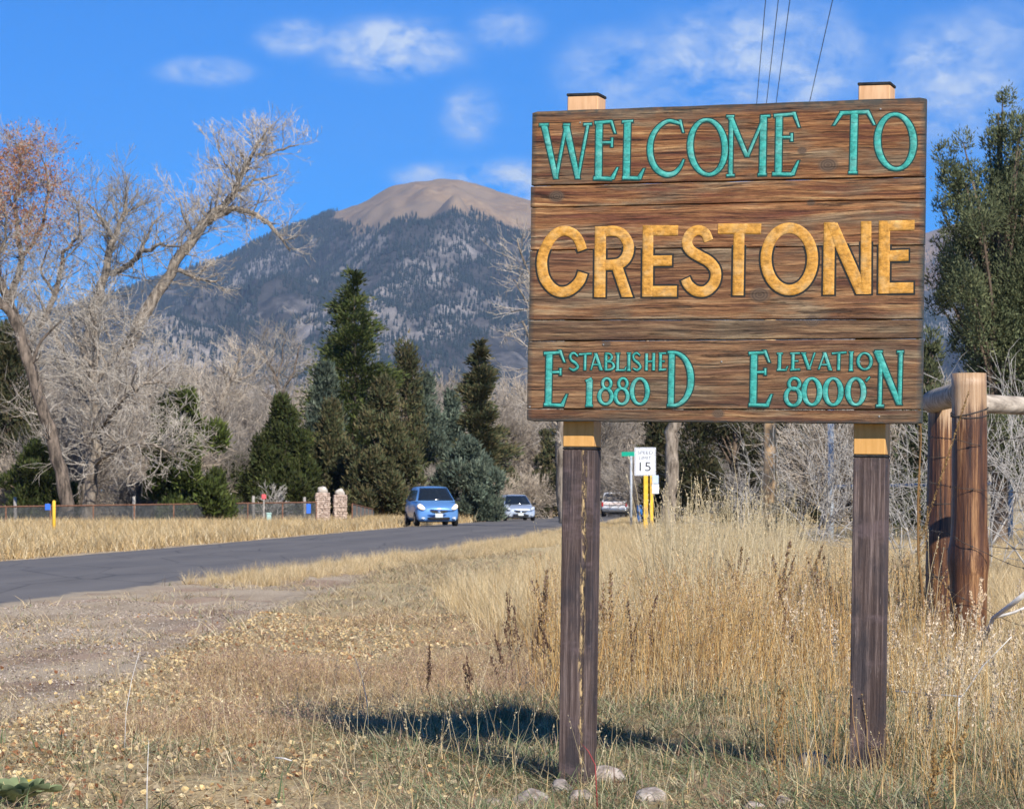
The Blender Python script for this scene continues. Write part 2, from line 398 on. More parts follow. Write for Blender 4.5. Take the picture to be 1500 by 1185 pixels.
MV2 = mountain(MP2, 6200, 12500, 15, m_mtn, 'far_mountain', 1.3)

# ------------------------------------------------------------------ bark and leaf materials
M = {}
M['twig'] = mottled('pale_grey_twig_bark', (0.27, 0.225, 0.18), (0.60, 0.53, 0.44), 2, 0.9, 0, c3=(0.44, 0.38, 0.31))
M['bark'] = mottled('furrowed_cottonwood_bark', (0.075, 0.058, 0.043), (0.36, 0.30, 0.235), 7, 0.95, 1.0, (1, 1, 0.25), bdist=0.06)
M['twigpale'] = mottled('bleached_twig_bark', (0.26, 0.225, 0.185), (0.56, 0.50, 0.42), 2, 0.9, 0)
M['darkbark'] = mottled('dark_cottonwood_bark', (0.035, 0.028, 0.022), (0.22, 0.17, 0.13), 7, 0.95, 1.0, (1, 1, 0.25), bdist=0.06)
M['farbark'] = mottled('far_brush_bark', (0.22, 0.18, 0.14), (0.50, 0.43, 0.35), 0.8, 0.9, 0, detail=3)
for _k in ('twig', 'farbark'):
    n = NT(M[_k].node_tree); b = n.n['Principled BSDF']; _s = b.inputs['Base Color'].links[0].from_socket; _h = n.add('ShaderNodeHueSaturation'); n.l.new(_s, _h.inputs['Color'])
    n.set(_h.inputs['Value'], n.math('MULTIPLY_ADD', n.add('ShaderNodeObjectInfo').outputs['Random'], 0.55, 0.62)); n.set(_h.inputs['Saturation'], n.math('MULTIPLY_ADD', n.add('ShaderNodeObjectInfo').outputs['Random'], 0.4, 0.75)); n.set(b.inputs['Base Color'], _h.outputs[0])
M['conbark'] = mottled('conifer_bark', (0.07, 0.05, 0.038), (0.19, 0.14, 0.10), 6, 0.95, 0.6, (1, 1, 0.3))
M['leaf'] = foliage_mat('evergreen_foliage', trans=0.12)
M['grass'] = foliage_mat('dry_grass_blades', trans=0.30, rough=0.6)
M['rustleaf'] = foliage_mat('rust_leaves', trans=0.3)

# forest on the mountain: cones with ragged skirts, instanced as one mass
def hidden_collection(name, meshes):
    col = bpy.data.collections.new(name)
    for k, me in enumerate(meshes):
        o = bpy.data.objects.new('%s_%02d' % (name, k), me); col.objects.link(o)
    return col
def scatter(name, pts, rz, scl, idx, col, tilt=None, parent=None, label=None, cat=None):
    n_ = len(pts)
    me = bpy.data.meshes.new(name); me.vertices.add(n_)
    me.vertices.foreach_set('co', np.asarray(pts, dtype=np.float32).ravel())
    a = me.attributes.new('rot', 'FLOAT_VECTOR', 'POINT')
    rr = np.zeros((n_, 3), dtype=np.float32); rr[:, 2] = rz
    if tilt is not None: rr[:, :2] = tilt
    a.data.foreach_set('vector', rr.ravel())
    a = me.attributes.new('scl', 'FLOAT', 'POINT'); a.data.foreach_set('value', np.asarray(scl, dtype=np.float32))
    a = me.attributes.new('idx', 'INT', 'POINT'); a.data.foreach_set('value', np.asarray(idx, dtype=np.int32))
    o = obj(name, me, parent)
    ng = bpy.data.node_groups.new(name, 'GeometryNodeTree')
    ng.interface.new_socket('Geometry', in_out='INPUT', socket_type='NodeSocketGeometry')
    ng.interface.new_socket('Geometry', in_out='OUTPUT', socket_type='NodeSocketGeometry')
    gi = ng.nodes.new('NodeGroupInput'); go = ng.nodes.new('NodeGroupOutput')
    ip = ng.nodes.new('GeometryNodeInstanceOnPoints'); ci = ng.nodes.new('GeometryNodeCollectionInfo')
    ci.inputs[0].default_value = col; ci.inputs[1].default_value = True; ci.inputs[2].default_value = True
    def na(nm, typ):
        x = ng.nodes.new('GeometryNodeInputNamedAttribute'); x.data_type = typ; x.inputs[0].default_value = nm; return x.outputs[0]
    L = ng.links.new
    L(gi.outputs[0], ip.inputs['Points']); L(ci.outputs[0], ip.inputs['Instance'])
    ip.inputs['Pick Instance'].default_value = True
    L(na('idx', 'INT'), ip.inputs['Instance Index']); L(na('rot', 'FLOAT_VECTOR'), ip.inputs['Rotation']); L(na('scl', 'FLOAT'), ip.inputs['Scale'])
    L(ip.outputs[0], go.inputs[0])
    md = o.modifiers.new('scatter', 'NODES'); md.node_group = ng
    return props(o, label, cat, kind='stuff')
def cone_tree(seed):
    r = np.random.default_rng(seed); V = []; F = []; cs = []
    for k in range(3):
        z0 = 2 + k * 3.6 + r.uniform(-.4, .4); z1 = z0 + 5.5; rr = 2.6 - k * 0.75; o = len(V); V.append((r.uniform(-.2, .2), 0, z1)); 
        for a in range(6):
            q = a * math.pi / 3 + r.uniform(-.3, .3); f = r.uniform(0.65, 1.1)
            V.append((math.cos(q) * rr * f, math.sin(q) * rr * f, z0 + r.uniform(-.6, .6)))
        F += [(o, o + 1 + a, o + 1 + (a + 1) % 6) for a in range(6)]
    c = np.array([[0.030, 0.043, 0.040]]) * r.uniform(0.8, 1.3, (len(V), 1))
    return make_mesh('mountain_conifer', V, np.array(F), M['leaf'], False, c)
def forest(MVv, N, seed, name, label, treeline, zmin=40, left=0.0):
    r = np.random.default_rng(seed); ny, nx, _ = MVv.shape
    i = r.uniform(2, ny * 0.80, N); j = r.uniform(1, nx - 2, N)
    px = MVv[i.astype(int), j.astype(int)]
    i0 = i.astype(int); j0 = j.astype(int); ti = (i - i0)[:, None]; tj = (j - j0)[:, None]
    p = (MVv[i0, j0] * (1 - tj) + MVv[i0, j0 + 1] * tj) * (1 - ti) + (MVv[i0 + 1, j0] * (1 - tj) + MVv[i0 + 1, j0 + 1] * tj) * ti
    f = fbm2(p[:, 0] / 260, p[:, 1] / 500, seed + 9, 4); f2 = fbm2(p[:, 0] / 90, p[:, 1] / 160, seed + 19, 3)
    keep = (p[:, 2] > zmin) & (p[:, 2] + f * 34 + f2 * 22 < treeline + left * np.clip(-p[:, 0] * .006 - 2.75, 0, 1)) & (f2 + 0.8 * f + (p[:, 2] - 400) / 330 - .5 * (p[:, 0] > -900) * (p[:, 2] < 520) > -1.5) & (np.abs(p[:, 0] / p[:, 1]) < 0.24)
    p = p[keep]
    return scatter(name, p - np.array([0, 0, 1.0]), r.uniform(0, 6.28, len(p)), r.uniform(0.65, 1.35, len(p)), r.integers(0, 3, len(p)), cones, label=label)
cones = hidden_collection('conifer_source', [cone_tree(s) for s in (1, 2, 3)])
forest(MV, 190000, 3, 'mountain_forest', 'dark blue green conifer forest covering the mountain below its bald summit', 735, left=235)
forest(MV2, 40000, 4, 'mountain_forest', 'dark conifer forest on the farther mountain right of the board', 1000)

# ------------------------------------------------------------------ haze
m_haze = bpy.data.materials.new('air_haze'); m_haze.use_nodes = True
n = NT(m_haze.node_tree); n.n.remove(n.n['Principled BSDF'])
pv = n.add('ShaderNodeVolumePrincipled'); pv.inputs['Color'].default_value = (0.50, 0.70, 1.0, 1)
pv.inputs['Density'].default_value = 0.000042; pv.inputs['Anisotropy'].default_value = 0.1
n.l.new(pv.outputs[0], n.n['Material Output'].inputs['Volume'])
V, F = box(12000, 15600, 2002.5); V = [(a, b_ + 7600, c_ + 997.0) for a, b_, c_ in V]
haze = obj('haze', make_mesh('haze', V, F, m_haze)); props(haze, 'thin blue air between the camera and the mountain', 'haze', kind='stuff')

# ------------------------------------------------------------------ bare trees
def vadd(a, b, s=1.0): return (a[0] + b[0] * s, a[1] + b[1] * s, a[2] + b[2] * s)
def vnorm(a):
    l = math.sqrt(a[0] ** 2 + a[1] ** 2 + a[2] ** 2) or 1; return (a[0] / l, a[1] / l, a[2] / l)
def grow(big, tw, p, d, L, r, lvl, cfg, rg):
    """one branch and its children; big: thick chains, tw: twig chains"""
    npt = 5 if lvl <= 1 else (4 if lvl <= 3 else 3)
    pts = [p]; rad = [r]; dirs = []
    wv = cfg['wander'] * (1.0 if lvl <= 2 else 0.8)
    cur = d
    for i in range(npt - 1):
        cur = vnorm((cur[0] + rg.gauss(0, wv), cur[1] + rg.gauss(0, wv), cur[2] + rg.gauss(0, wv) + cfg['up'] * (0.6 if lvl > 1 else 0.25)))
        dirs.append(cur); pts.append(vadd(pts[-1], cur, L / (npt - 1)))
        t = (i + 1) / (npt - 1); rad.append(r * (1 - t * (1 - cfg['taper'])))
    if lvl >= cfg['maxl']: rad[-1] *= 0.35
    (tw if r < cfg['twr'] else big).append((pts, rad))
    if lvl >= cfg['maxl'] or r < cfg['minr'] * 0.6: return
    k = cfg['kids'][min(lvl, len(cfg['kids']) - 1)]
    for j in range(k):
        t = rg.uniform(0.18, 1.0) if j else 1.0
        x = t * (npt - 1); i = min(int(x), npt - 2); f = x - i
        q = vadd(pts[i], (pts[i + 1][0] - pts[i][0], pts[i + 1][1] - pts[i][1], pts[i + 1][2] - pts[i][2]), f)
        dd = dirs[i]; sp = cfg['spread'] * (0.55 if j == 0 else 1.0)
        nd = vnorm((dd[0] + rg.gauss(0, sp), dd[1] + rg.gauss(0, sp), dd[2] + rg.gauss(0, sp)))
        fl = rg.uniform(0.5, 0.85) * (1.1 - 0.35 * t)
        rr = max(cfg['minr'], (rad[i] * (1 - f) + rad[i + 1] * f) * rg.uniform(0.42, 0.68))
        grow(big, tw, q, nd, L * fl, rr, lvl + 1, cfg, rg)
CFG = dict(wander=0.16, up=0.10, taper=0.62, kids=[6, 6, 5, 5, 4], spread=0.55, maxl=5, minr=0.008, twr=0.03)
def sides_of(r): return 9 if r > 0.12 else (5 if r > 0.035 else 3)
def limb_tree(name, label, limbs, depth, cfg, seed, cat='tree', twig_gap=0.42, twig_len=1.7, kids_lvl=2, leaves=None, group=None, prange=(0.15, 1.0)):
    """a tree whose main limbs follow given outlines (px, py, radius in m, depth offset)"""
    rg = random.Random(seed); big = []; tw = []
    base = P(limbs[0][0][0], limbs[0][0][1], depth); base.z = float(gz(base.x, base.y))
    root = thing(name, label, cat, base, group=group)
    for li, L in enumerate(limbs):
        pts = [P(a[0], a[1], depth + (a[3] if len(a) > 3 else 0)) - base for a in L]; rad = [a[2] for a in L]
        # refine with a smooth curve
        fine_p = []; fine_r = []
        for i in range(len(pts) - 1):
            p0 = pts[max(i - 1, 0)]; p1 = pts[i]; p2 = pts[i + 1]; p3 = pts[min(i + 2, len(pts) - 1)]
            for s in range(4):
                t = s / 4
                v = 0.5 * ((2 * p1) + (p2 - p0) * t + (2 * p0 - 5 * p1 + 4 * p2 - p3) * t * t + (3 * p1 - p0 - 3 * p2 + p3) * t ** 3)
                v += Vector((rg.gauss(0, .04), rg.gauss(0, .04), rg.gauss(0, .04))) * (1 if i + s else 0)
                fine_p.append(tuple(v)); fine_r.append(rad[i] * (1 - t) + rad[i + 1] * t)
        fine_p.append(tuple(pts[-1])); fine_r.append(rad[-1])
        big.append((fine_p, fine_r))
        tot = sum(math.dist(fine_p[i], fine_p[i + 1]) for i in range(len(fine_p) - 1))
        nb = max(3, int(tot / twig_gap)); lo = prange[0] if li == 0 else 0.12
        for k in range(nb):
            t = lo + (1 - lo) * (k + rg.random()) / nb; x = t * (len(fine_p) - 1); i = min(int(x), len(fine_p) - 2)
            q = fine_p[i]; d = Vector(fine_p[i + 1]) - Vector(fine_p[i]); d.normalize()
            side = Vector((rg.gauss(0, 1), rg.gauss(0, 1), rg.gauss(0.35, 0.8))); side = (side - d * side.dot(d) * 0.8).normalized()
            dd = (side * 0.9 + d * 0.5).normalized()
            ln = twig_len * rg.uniform(0.5, 1.25) * (1.15 - 0.45 * t)
            grow(big, tw, q, tuple(dd), ln, max(cfg['minr'] * 1.6, min(fine_r[i] * 0.45, 0.035) * rg.uniform(0.6, 1.1)), kids_lvl, cfg, rg)
    V, F = chains_mesh(big, sides_of); obj('trunk', make_mesh('trunk', V, F, M['darkbark'] if seed in (23, 25, 26) else M['bark'], True), root)
    V, F = chains_mesh(tw, lambda r: 3); obj('crown', make_mesh('crown', V, F, M['twigpale'] if seed == 24 else M['twig']), root)
    if leaves:
        tips = np.array([c_[0][-1] for c_ in tw]); cx, cz, rad_, cnt = leaves
        cxw = (P(cx, cz, depth) - base); d2 = (tips[:, 0] - cxw.x) ** 2 + (tips[:, 2] - cxw.z) ** 2
        pr = np.exp(-d2 / rad_ ** 2); r2 = np.random.default_rng(seed); pick = r2.choice(len(tips), cnt, p=pr / pr.sum())
        p = tips[pick] + r2.normal(0, 0.10, (cnt, 3))
        V, F, cc = tri_leaves(p, r2.normal(0, 1, (cnt, 3)), 0.125, np.array([[0.46, 0.17, 0.07], [0.52, 0.25, 0.12], [0.38, 0.18, 0.10]]), r2)
        obj('leaves', make_mesh('leaves', V, F, M['rustleaf'], col=cc), root)['kind'] = 'stuff'
    return root
def tri_leaves(p, d, size, pal, r, wid=0.55):
    n_ = len(p); d = d / (np.linalg.norm(d, axis=1, keepdims=True) + 1e-9)
    s = r.normal(0, 1, (n_, 3)); s -= d * (s * d).sum(1, keepdims=True); s /= (np.linalg.norm(s, axis=1, keepdims=True) + 1e-9)
    sz = (size if np.isscalar(size) else size[:, None]) * r.uniform(0.6, 1.35, (n_, 1))
    V = np.stack([p - s * sz * wid * .5, p + s * sz * wid * .5, p + d * sz], 1).reshape(-1, 3)
    F = np.arange(n_ * 3).reshape(-1, 3)
    c = pal[r.integers(0, len(pal), n_)] * r.uniform(0.7, 1.3, (n_, 1))
    return V, F, np.repeat(c, 3, 0)

# the large cottonwoods at the left
c1 = dict(CFG, kids=[5, 5, 5, 3, 2], up=0.13, spread=0.5, wander=0.17, maxl=5, minr=0.0085)
D1 = 128
limb_tree('cottonwood_tree', 'bare cottonwood whose long thick limb leans right into the blue sky', [
    [(130, 775, .40), (138, 690, .37), (152, 610, .33), (178, 530, .31), (214, 455, .29), (250, 400, .25), (285, 345, .23), (310, 318, .22), (335, 295, .15), (352, 262, .12), (372, 222, .08), (392, 188, .04)],
    [(310, 318, .20), (340, 306, .15), (370, 312, .12), (400, 335, .09), (425, 368, .04)],
    [(340, 285, .10), (372, 268, .07), (408, 256, .03)], [(375, 228, .08), (405, 222, .06), (438, 212, .03)],
    [(352, 262, .08), (330, 240, .05), (318, 205, .03)], [(262, 395, .12), (288, 408, .08), (318, 412, .04)],
    [(285, 345, .10), (270, 320, .06), (262, 290, .03)]], D1, c1, 21, twig_gap=0.21, twig_len=1.35, kids_lvl=2, prange=(0.45, 1))
limb_tree('cottonwood_tree', 'bare forked cottonwood standing left of the long leaning limb', [
    [(118, 770, .40, -3), (128, 650, .34, -3), (122, 560, .30, -3), (135, 460, .26, -3), (152, 405, .18, -3), (166, 350, .14, -3), (182, 312, .08, -2), (186, 280, .03, -2)],
    [(150, 402, .16, -3), (185, 392, .13, -3), (205, 372, .11, -4), (235, 360, .07, -5), (270, 364, .03, -5)],
    [(166, 350, .11, -3), (150, 322, .08, -3), (128, 298, .04, -3)],
    [(122, 560, .16, -3), (95, 520, .12, -4), (70, 470, .08, -4), (50, 420, .04, -4)],
    [(205, 372, .08, -4), (218, 340, .06, -4), (240, 312, .03, -4)]], D1 - 6, c1, 22, twig_gap=0.20, twig_len=1.5, kids_lvl=2, prange=(0.3, 1))
limb_tree('cottonwood_tree', 'big left edge cottonwood keeping a few rust orange leaves near its top', [
    [(84, 770, .33, 0), (72, 640, .28, 0), (46, 520, .25, 0), (14, 445, .22, 0), (-15, 380, .22, 0), (-30, 300, .16, 0), (-20, 240, .10, 0)],
    [(14, 445, .2, 0), (30, 380, .15, 2), (22, 310, .10, 2), (30, 240, .06, 2), (22, 205, .03, 2)],
    [(30, 380, .12, 2), (62, 330, .09, 2), (70, 270, .05, 2), (60, 225, .03, 2)],
    [(40, 520, .16, 0), (80, 430, .14, 1), (95, 370, .09, 1), (118, 340, .05, 1), (110, 290, .03, 1)],
    [(-10, 385, .12, -2), (10, 335, .08, -2), (-5, 270, .04, -2)], [(80, 430, .10, 1), (60, 395, .06, 1), (75, 350, .03, 1)]], D1 + 6, c1, 23, twig_gap=0.19, twig_len=1.6, kids_lvl=2,
    leaves=(25, 258, 2.6, 9500), prange=(0.3, 1))
c2 = dict(CFG, kids=[6, 5, 5, 4, 2], up=0.06, spread=0.75, wander=0.18, maxl=5, minr=0.010)
limb_tree('grey_bare_tree', 'pale grey bare tree with spreading twigs behind the yellow marker post', [
    [(122, 772, .30, -14), (135, 700, .26, -14), (140, 640, .22, -14), (138, 570, .18, -14), (142, 500, .10, -14), (138, 455, .04, -14)],
    [(138, 640, .15, -14), (175, 590, .10, -16), (215, 560, .07, -16), (250, 560, .03, -16)],
    [(140, 600, .12, -14), (105, 560, .09, -12), (80, 520, .05, -12)], [(140, 560, .12, -14), (180, 510, .08, -14), (205, 465, .04, -14)],
    [(138, 680, .12, -14), (180, 655, .08, -17), (225, 650, .05, -18), (262, 672, .02, -18)], [(140, 540, .1, -14), (112, 500, .07, -14), (100, 455, .03, -14)]], D1 - 2, c2, 24, twig_gap=0.20, twig_len=1.8, kids_lvl=2, prange=(0.2, 1))
limb_tree('cottonwood_tree', 'dark barked bare tree leaning left at the photo edge beside the dark pine', [
    [(98, 775, .30, -20), (88, 690, .26, -20), (66, 610, .24, -20), (44, 540, .24, -20), (22, 470, .20, -20), (-10, 430, .12, -20)],
    [(44, 540, .10, -20), (60, 500, .06, -20), (90, 470, .03, -20)]], D1 - 4, c1, 25, twig_gap=0.5, twig_len=1.0, kids_lvl=3, prange=(0.3, 1))
limb_tree('bare_tree', 'small dark limbed bare tree left of the tall pine', [
    [(410, 760, .22), (408, 680, .2), (412, 620, .17), (405, 560, .13), (392, 530, .07), (375, 505, .03)], [(408, 585, .12), (430, 545, .08), (440, 505, .03)],
    [(405, 560, .08), (412, 530, .05), (418, 490, .02)]], 165, c1, 26, twig_gap=0.35, twig_len=1.8, kids_lvl=2, prange=(0.4, 1))
limb_tree('bare_tree', 'bare tree with a dark curved trunk right of the bright green juniper', [
    [(300, 760, .24), (322, 690, .22), (330, 640, .18), (322, 590, .14), (345, 545, .10), (352, 510, .05)], [(330, 620, .10), (300, 580, .07), (282, 540, .03)],
    [(335, 560, .08), (368, 548, .05), (385, 530, .03)]], 158, c1, 27, twig_gap=0.35, twig_len=1.8, kids_lvl=2, prange=(0.4, 1))
limb_tree('cottonwood_tree', 'bare cottonwood whose white twigs touch the left edge of the board', [
    [(830, 765, .3), (822, 660, .27), (826, 560, .22), (835, 460, .16), (850, 380, .08)], [(826, 520, .12), (800, 450, .09), (775, 400, .05), (758, 350, .03)],
    [(828, 600, .12), (790, 530, .08), (765, 470, .04)], [(800, 450, .06), (770, 440, .04), (752, 410, .02)]], 105, c1, 28, twig_gap=0.3, twig_len=1.3, kids_lvl=2, prange=(0.3, 1))

# far belt of bare trees below the mountain: three crowns, many individuals
def belt_tree(seed, H):
    rg = random.Random(seed); big = []; tw = []
    cfg = dict(wander=0.13, up=0.16, taper=0.6, kids=[8, 6, 6, 5], spread=0.42, maxl=4, minr=0.017, twr=0.045)
    for k in range(3):
        a = rg.uniform(0, 6.28); grow(big, tw, (0, 0, 0), vnorm((math.cos(a) * .28, math.sin(a) * .28, 1)), H * 0.5, 0.16, 0, cfg, rg)
    V, F = chains_mesh(big, lambda r: 5 if r > 0.07 else 3); t = make_mesh('trunk', V, F, M['farbark'])
    V, F = chains_mesh(tw, lambda r: 3); c_ = make_mesh('crown', V, F, M['farbark'])
    return t, c_
belt = [belt_tree(s, 11.0) for s in (41, 42, 43)]
rg = random.Random(5)
btl = 'bare grey brown tree in the hazy belt of leafless trees below the mountain'
for k in range(74):
    d = rg.uniform(205, 330); px = -40 + 1600 * ((k + rg.random()) / 74)
    t = thing('bare_tree', btl, 'tree', GP(px, d), rg.uniform(0, 6.28), 'leafless trees below the mountain')
    top = 515 + 18 * math.sin(px * 0.021) + rg.uniform(-14, 30) + (25 if 380 < px < 600 else 0)
    s = ((770 - top) / FPX * d) / 12.6; t.scale = (s * 1.1, s * 1.1, s)
    tr, cr = belt[k % 3]; obj('trunk', tr, t); obj('crown', cr, t)

# ------------------------------------------------------------------ evergreens
PG = np.array([1.15, .92, .9]) * np.array([[0.050, 0.085, 0.022], [0.035, 0.062, 0.020], [0.075, 0.110, 0.030], [0.060, 0.080, 0.028]])          # green pine
PJ = 1.15 * np.array([[0.070, 0.078, 0.034], [0.050, 0.060, 0.028], [0.090, 0.082, 0.036], [0.105, 0.085, 0.040]])         # olive brown juniper
PB = np.array([1.15, 1.1, 1.0]) * np.array([[0.10, 0.135, 0.105], [0.08, 0.115, 0.095], [0.14, 0.17, 0.13], [0.07, 0.09, 0.07]])                 # blue grey juniper
PL = np.array([1.1, .85, .85]) * np.array([[0.060, 0.105, 0.022], [0.045, 0.080, 0.018], [0.085, 0.130, 0.030], [0.035, 0.055, 0.018]])         # bright green
PR = np.array([0.98, 1.02, .86]) * np.array([[0.115, 0.125, 0.070], [0.085, 0.098, 0.055], [0.150, 0.150, 0.085], [0.060, 0.070, 0.042]])         # near pale juniper
def evergreen(name, label, px, ptop, d, wpx, kind, pal, seed, n_leaf=26000, pbase=760, trunk_r=0.18, leaf=0.16, group=None, lobes=None):
    r = np.random.default_rng(seed); base = GP(px, d); root = thing(name, label, 'tree', base, group=group)
    H = P(px, ptop, d).z - base.z; W = wpx / FPX * d / 2 * (1.16 if kind == 'cone' else (2.1 if seed == 1 else 1.6) if kind == 'pine' else 1.04)
    pts = []; dr = []
    big = [([(0, 0, -0.2), (r.normal(0, .05), 0, H * .35), (r.normal(0, .08), r.normal(0, .08), H * .7), (0, 0, H * .96)], [trunk_r, trunk_r * .8, trunk_r * .45, 0.02])]
    if kind == 'pine':                       # whorls of upswept boughs ending in tufts
        nb = int(H * 7.0)
        for k in range(nb):
            t = 0.10 + 0.88 * (k + r.random()) / nb; z = H * t; a = r.uniform(0, 6.283)
            ln = W * (1.02 - t) ** 1.0 * (1 if t > 0.25 else 0.75 + t) * r.uniform(0.3, 1.15) * (1 + .18 * math.sin(k * .35)) + 0.15
            m_ = max(3, int(ln / 0.30)); path = []
            for j in range(m_ + 1):
                u_ = j / m_; path.append((math.cos(a) * ln * u_, math.sin(a) * ln * u_, z + ln * (0.30 * u_ ** 2 - 0.12 * u_)))
            big.append(([path[0], path[m_ // 2], path[-1]], [0.05, 0.03, 0.012]))
            path = np.array(path); nn = max(6, int(n_leaf / nb * ln / (W * .62)))
            u_ = r.uniform(0.25, 1.0, nn) ** 0.8; ix = u_ * m_; i0 = np.minimum(ix.astype(int), m_ - 1); f = (ix - i0)[:, None]
            c_ = path[i0] * (1 - f) + path[i0 + 1] * f
            sp = 0.10 + 0.20 * ln * (1 - np.abs(u_ - .6))
            off = r.normal(0, 1, (nn, 3)) * np.stack([sp, sp, sp * .55], 1)
            pts.append(c_ + off); dr.append(off / sp[:, None] * 0.6 + np.array([math.cos(a), math.sin(a), 0.7]))
    else:                                    # rounded clumps
        if lobes is None:
            lobes = []
            nl = 34 if kind == 'round' else 46
            for k in range(nl):
                t = (k + r.random()) / nl; a = r.uniform(0, 6.283)
                if kind == 'round': prof = math.sin(math.pi * min(1, 0.18 + 0.82 * t) ** 0.9) ** 0.6
                else: prof = (1.02 - t) ** 0.85 * (0.65 + 0.35 * min(1, t * 5))
                rr = W * prof * r.uniform(0.40, 0.95); lr = max(W * (0.27 if kind == 'round' else 0.25), H * .075) * r.uniform(0.55, 1.45) * (1.1 - 0.5 * t)
                lobes.append((math.cos(a) * rr, math.sin(a) * rr, H * (0.06 + 0.90 * t), lr))
        lobes = np.array(lobes); wts = lobes[:, 3] ** 2; wts = wts / wts.sum(); pick = r.choice(len(lobes), n_leaf, p=wts)
        L = lobes[pick]; v = r.normal(0, 1, (n_leaf, 3)); v /= np.linalg.norm(v, axis=1, keepdims=True)
        rad = L[:, 3:4] * (r.uniform(0.25, 1.0, (n_leaf, 1)) ** 0.45) * r.uniform(0.85, 1.18, (n_leaf, 1)) * np.where(r.random((n_leaf, 1)) < .13, r.uniform(1.05, 1.55, (n_leaf, 1)), 1)
        p = L[:, :3] + v * rad * np.array([1, 1, 1.25])
        # small gaps between sprays
        g = np.sin(p[:, 0] * 9 + 2 * np.sin(p[:, 2] * 5)) * np.sin(p[:, 1] * 8 + p[:, 2] * 3) * np.sin(p[:, 2] * 7 + p[:, 0] * 2)
        keep = g > -0.28; p = p[keep]; v = v[keep]
        pts.append(p); dr.append(v * 0.8 + np.array([0, 0, 0.9]) + r.normal(0, .35, p.shape))
        for l in lobes[:: 2]: big.append(([(0, 0, max(0.1, l[2] * 0.55)), (l[0] * .5, l[1] * .5, l[2] * .82), (l[0], l[1], l[2])], [trunk_r * .35, trunk_r * .2, .015]))
    p = np.concatenate(pts); dd = np.concatenate(dr); ok = p[:, 2] > 0.05; p = p[ok]; dd = dd[ok]
    V, F, cc = tri_leaves(p, dd, leaf, pal, r, 0.42)
    tint = 1 + 0.22 * np.sin(p[:, 0] * 1.3 + seed) * np.sin(p[:, 2] * 1.1) ; cc = cc * np.repeat(tint, 3)[:, None]
    obj('crown', make_mesh('crown', V, F, M['leaf'], col=cc), root)
    V, F = chains_mesh(big, lambda q: 7 if q > 0.09 else 3); obj('trunk', make_mesh('trunk', V, F, M['conbark'], True), root)
    return root
evergreen('pine_tree', 'tall deep green pine rising above all others before the mountain', 518, 390, 172, 118, 'pine', PG, 1, 64000, leaf=0.26)
evergreen('spruce_tree', 'small conical spruce with a browned tip left of the board', 703, 497, 168, 84, 'pine', PJ * .95, 2, 40000, leaf=0.26)
evergreen('juniper_tree', 'dark green rounded juniper left of the stone pillars', 415, 578, 138, 125, 'cone', PG * .85, 3, 34000, leaf=0.21)
evergreen('juniper_tree', 'olive juniper standing straight behind the two stone pillars', 483, 588, 142, 100, 'cone', PJ * .9, 4, 30000, leaf=0.21)
evergreen('juniper_tree', 'brownish pointed juniper between the stone pillars and the blue car', 560, 552, 136, 122, 'cone', PJ, 5, 36000, leaf=0.21)
evergreen('juniper_tree', 'rounded blue grey juniper right behind the blue car', 679, 645, 146, 98, 'round', PB, 6, 34000, leaf=0.21)
evergreen('blue_spruce_tree', 'blue tinted spruce above and left of the rounded grey juniper', 622, 545, 178, 80, 'cone', PB * .8, 7, 22000, leaf=0.26)
evergreen('blue_spruce_tree', 'shorter blue tinted spruce directly above the rounded grey juniper', 660, 570, 184, 70, 'cone', PB * .78, 8, 20000, leaf=0.26)
evergreen('juniper_tree', 'bright green bushy juniper behind the wire fence at left', 272, 562, 112, 122, 'round', PL, 9, 44000, leaf=0.20)
evergreen('pine_tree', 'dark green pine at the left edge behind the wire fence', 12, 470, 128, 132, 'cone', PJ * .8, 10, 30000, leaf=0.22)
evergreen('juniper_tree', 'low green juniper bush at the far left behind the fence', 52, 655, 116, 110, 'round', PG, 11, 20000, leaf=0.19)
evergreen('juniper_tree', 'small olive juniper behind the silver car and the left sign post', 806, 628, 190, 74, 'round', PJ * .9, 12, 16000, leaf=0.26)
evergreen('juniper_tree', 'low dark juniper filling the gap left of the straight olive juniper', 448, 640, 145, 95, 'round', PG * .8, 34, 20000, leaf=0.22)
evergreen('juniper_tree', 'low olive juniper right above the right stone pillar', 522, 655, 140, 90, 'round', PJ * .9, 35, 20000, leaf=0.22)
evergreen('juniper_tree', 'low spreading juniper between the green juniper and the dark one', 350, 672, 150, 90, 'round', PG * .8, 13, 16000, leaf=0.24)
evergreen('juniper_tree', 'olive evergreen filling the gap beneath the tall pine', 596, 500, 176, 60, 'cone', PJ, 14, 18000, leaf=0.26)
evergreen('juniper_tree', 'grey green juniper just left of the tall pine', 476, 530, 166, 70, 'cone', PB * .65, 15, 20000, leaf=0.26)
evergreen('juniper_tree', 'dark evergreen seen between the speed sign and the grey trunk', 968, 560, 120, 60, 'cone', PJ * .6, 16, 16000, leaf=0.20)
evergreen('juniper_tree', 'broad dark evergreen behind the shrub between the sign posts', 1075, 540, 112, 190, 'round', PJ * .5, 17, 17000, leaf=0.21)
evergreen('juniper_tree', 'dark evergreen behind the right post of the welcome sign', 1215, 520, 100, 190, 'round', PJ * .6, 18, 16000, leaf=0.20)
evergreen('juniper_tree', 'small light green juniper between the board and the log fence', 1362, 488, 76, 88, 'cone', PR, 19, 22000, leaf=0.12)
evergreen('juniper_tree', 'dark low evergreen behind the log fence posts', 1340, 590, 96, 150, 'round', PJ * .65, 20, 20000, leaf=0.18)
evergreen('juniper_tree', 'grey brush covered juniper low behind the silver car', 745, 690, 185, 60, 'round', PJ * 1.2, 33, 10000, leaf=0.26)
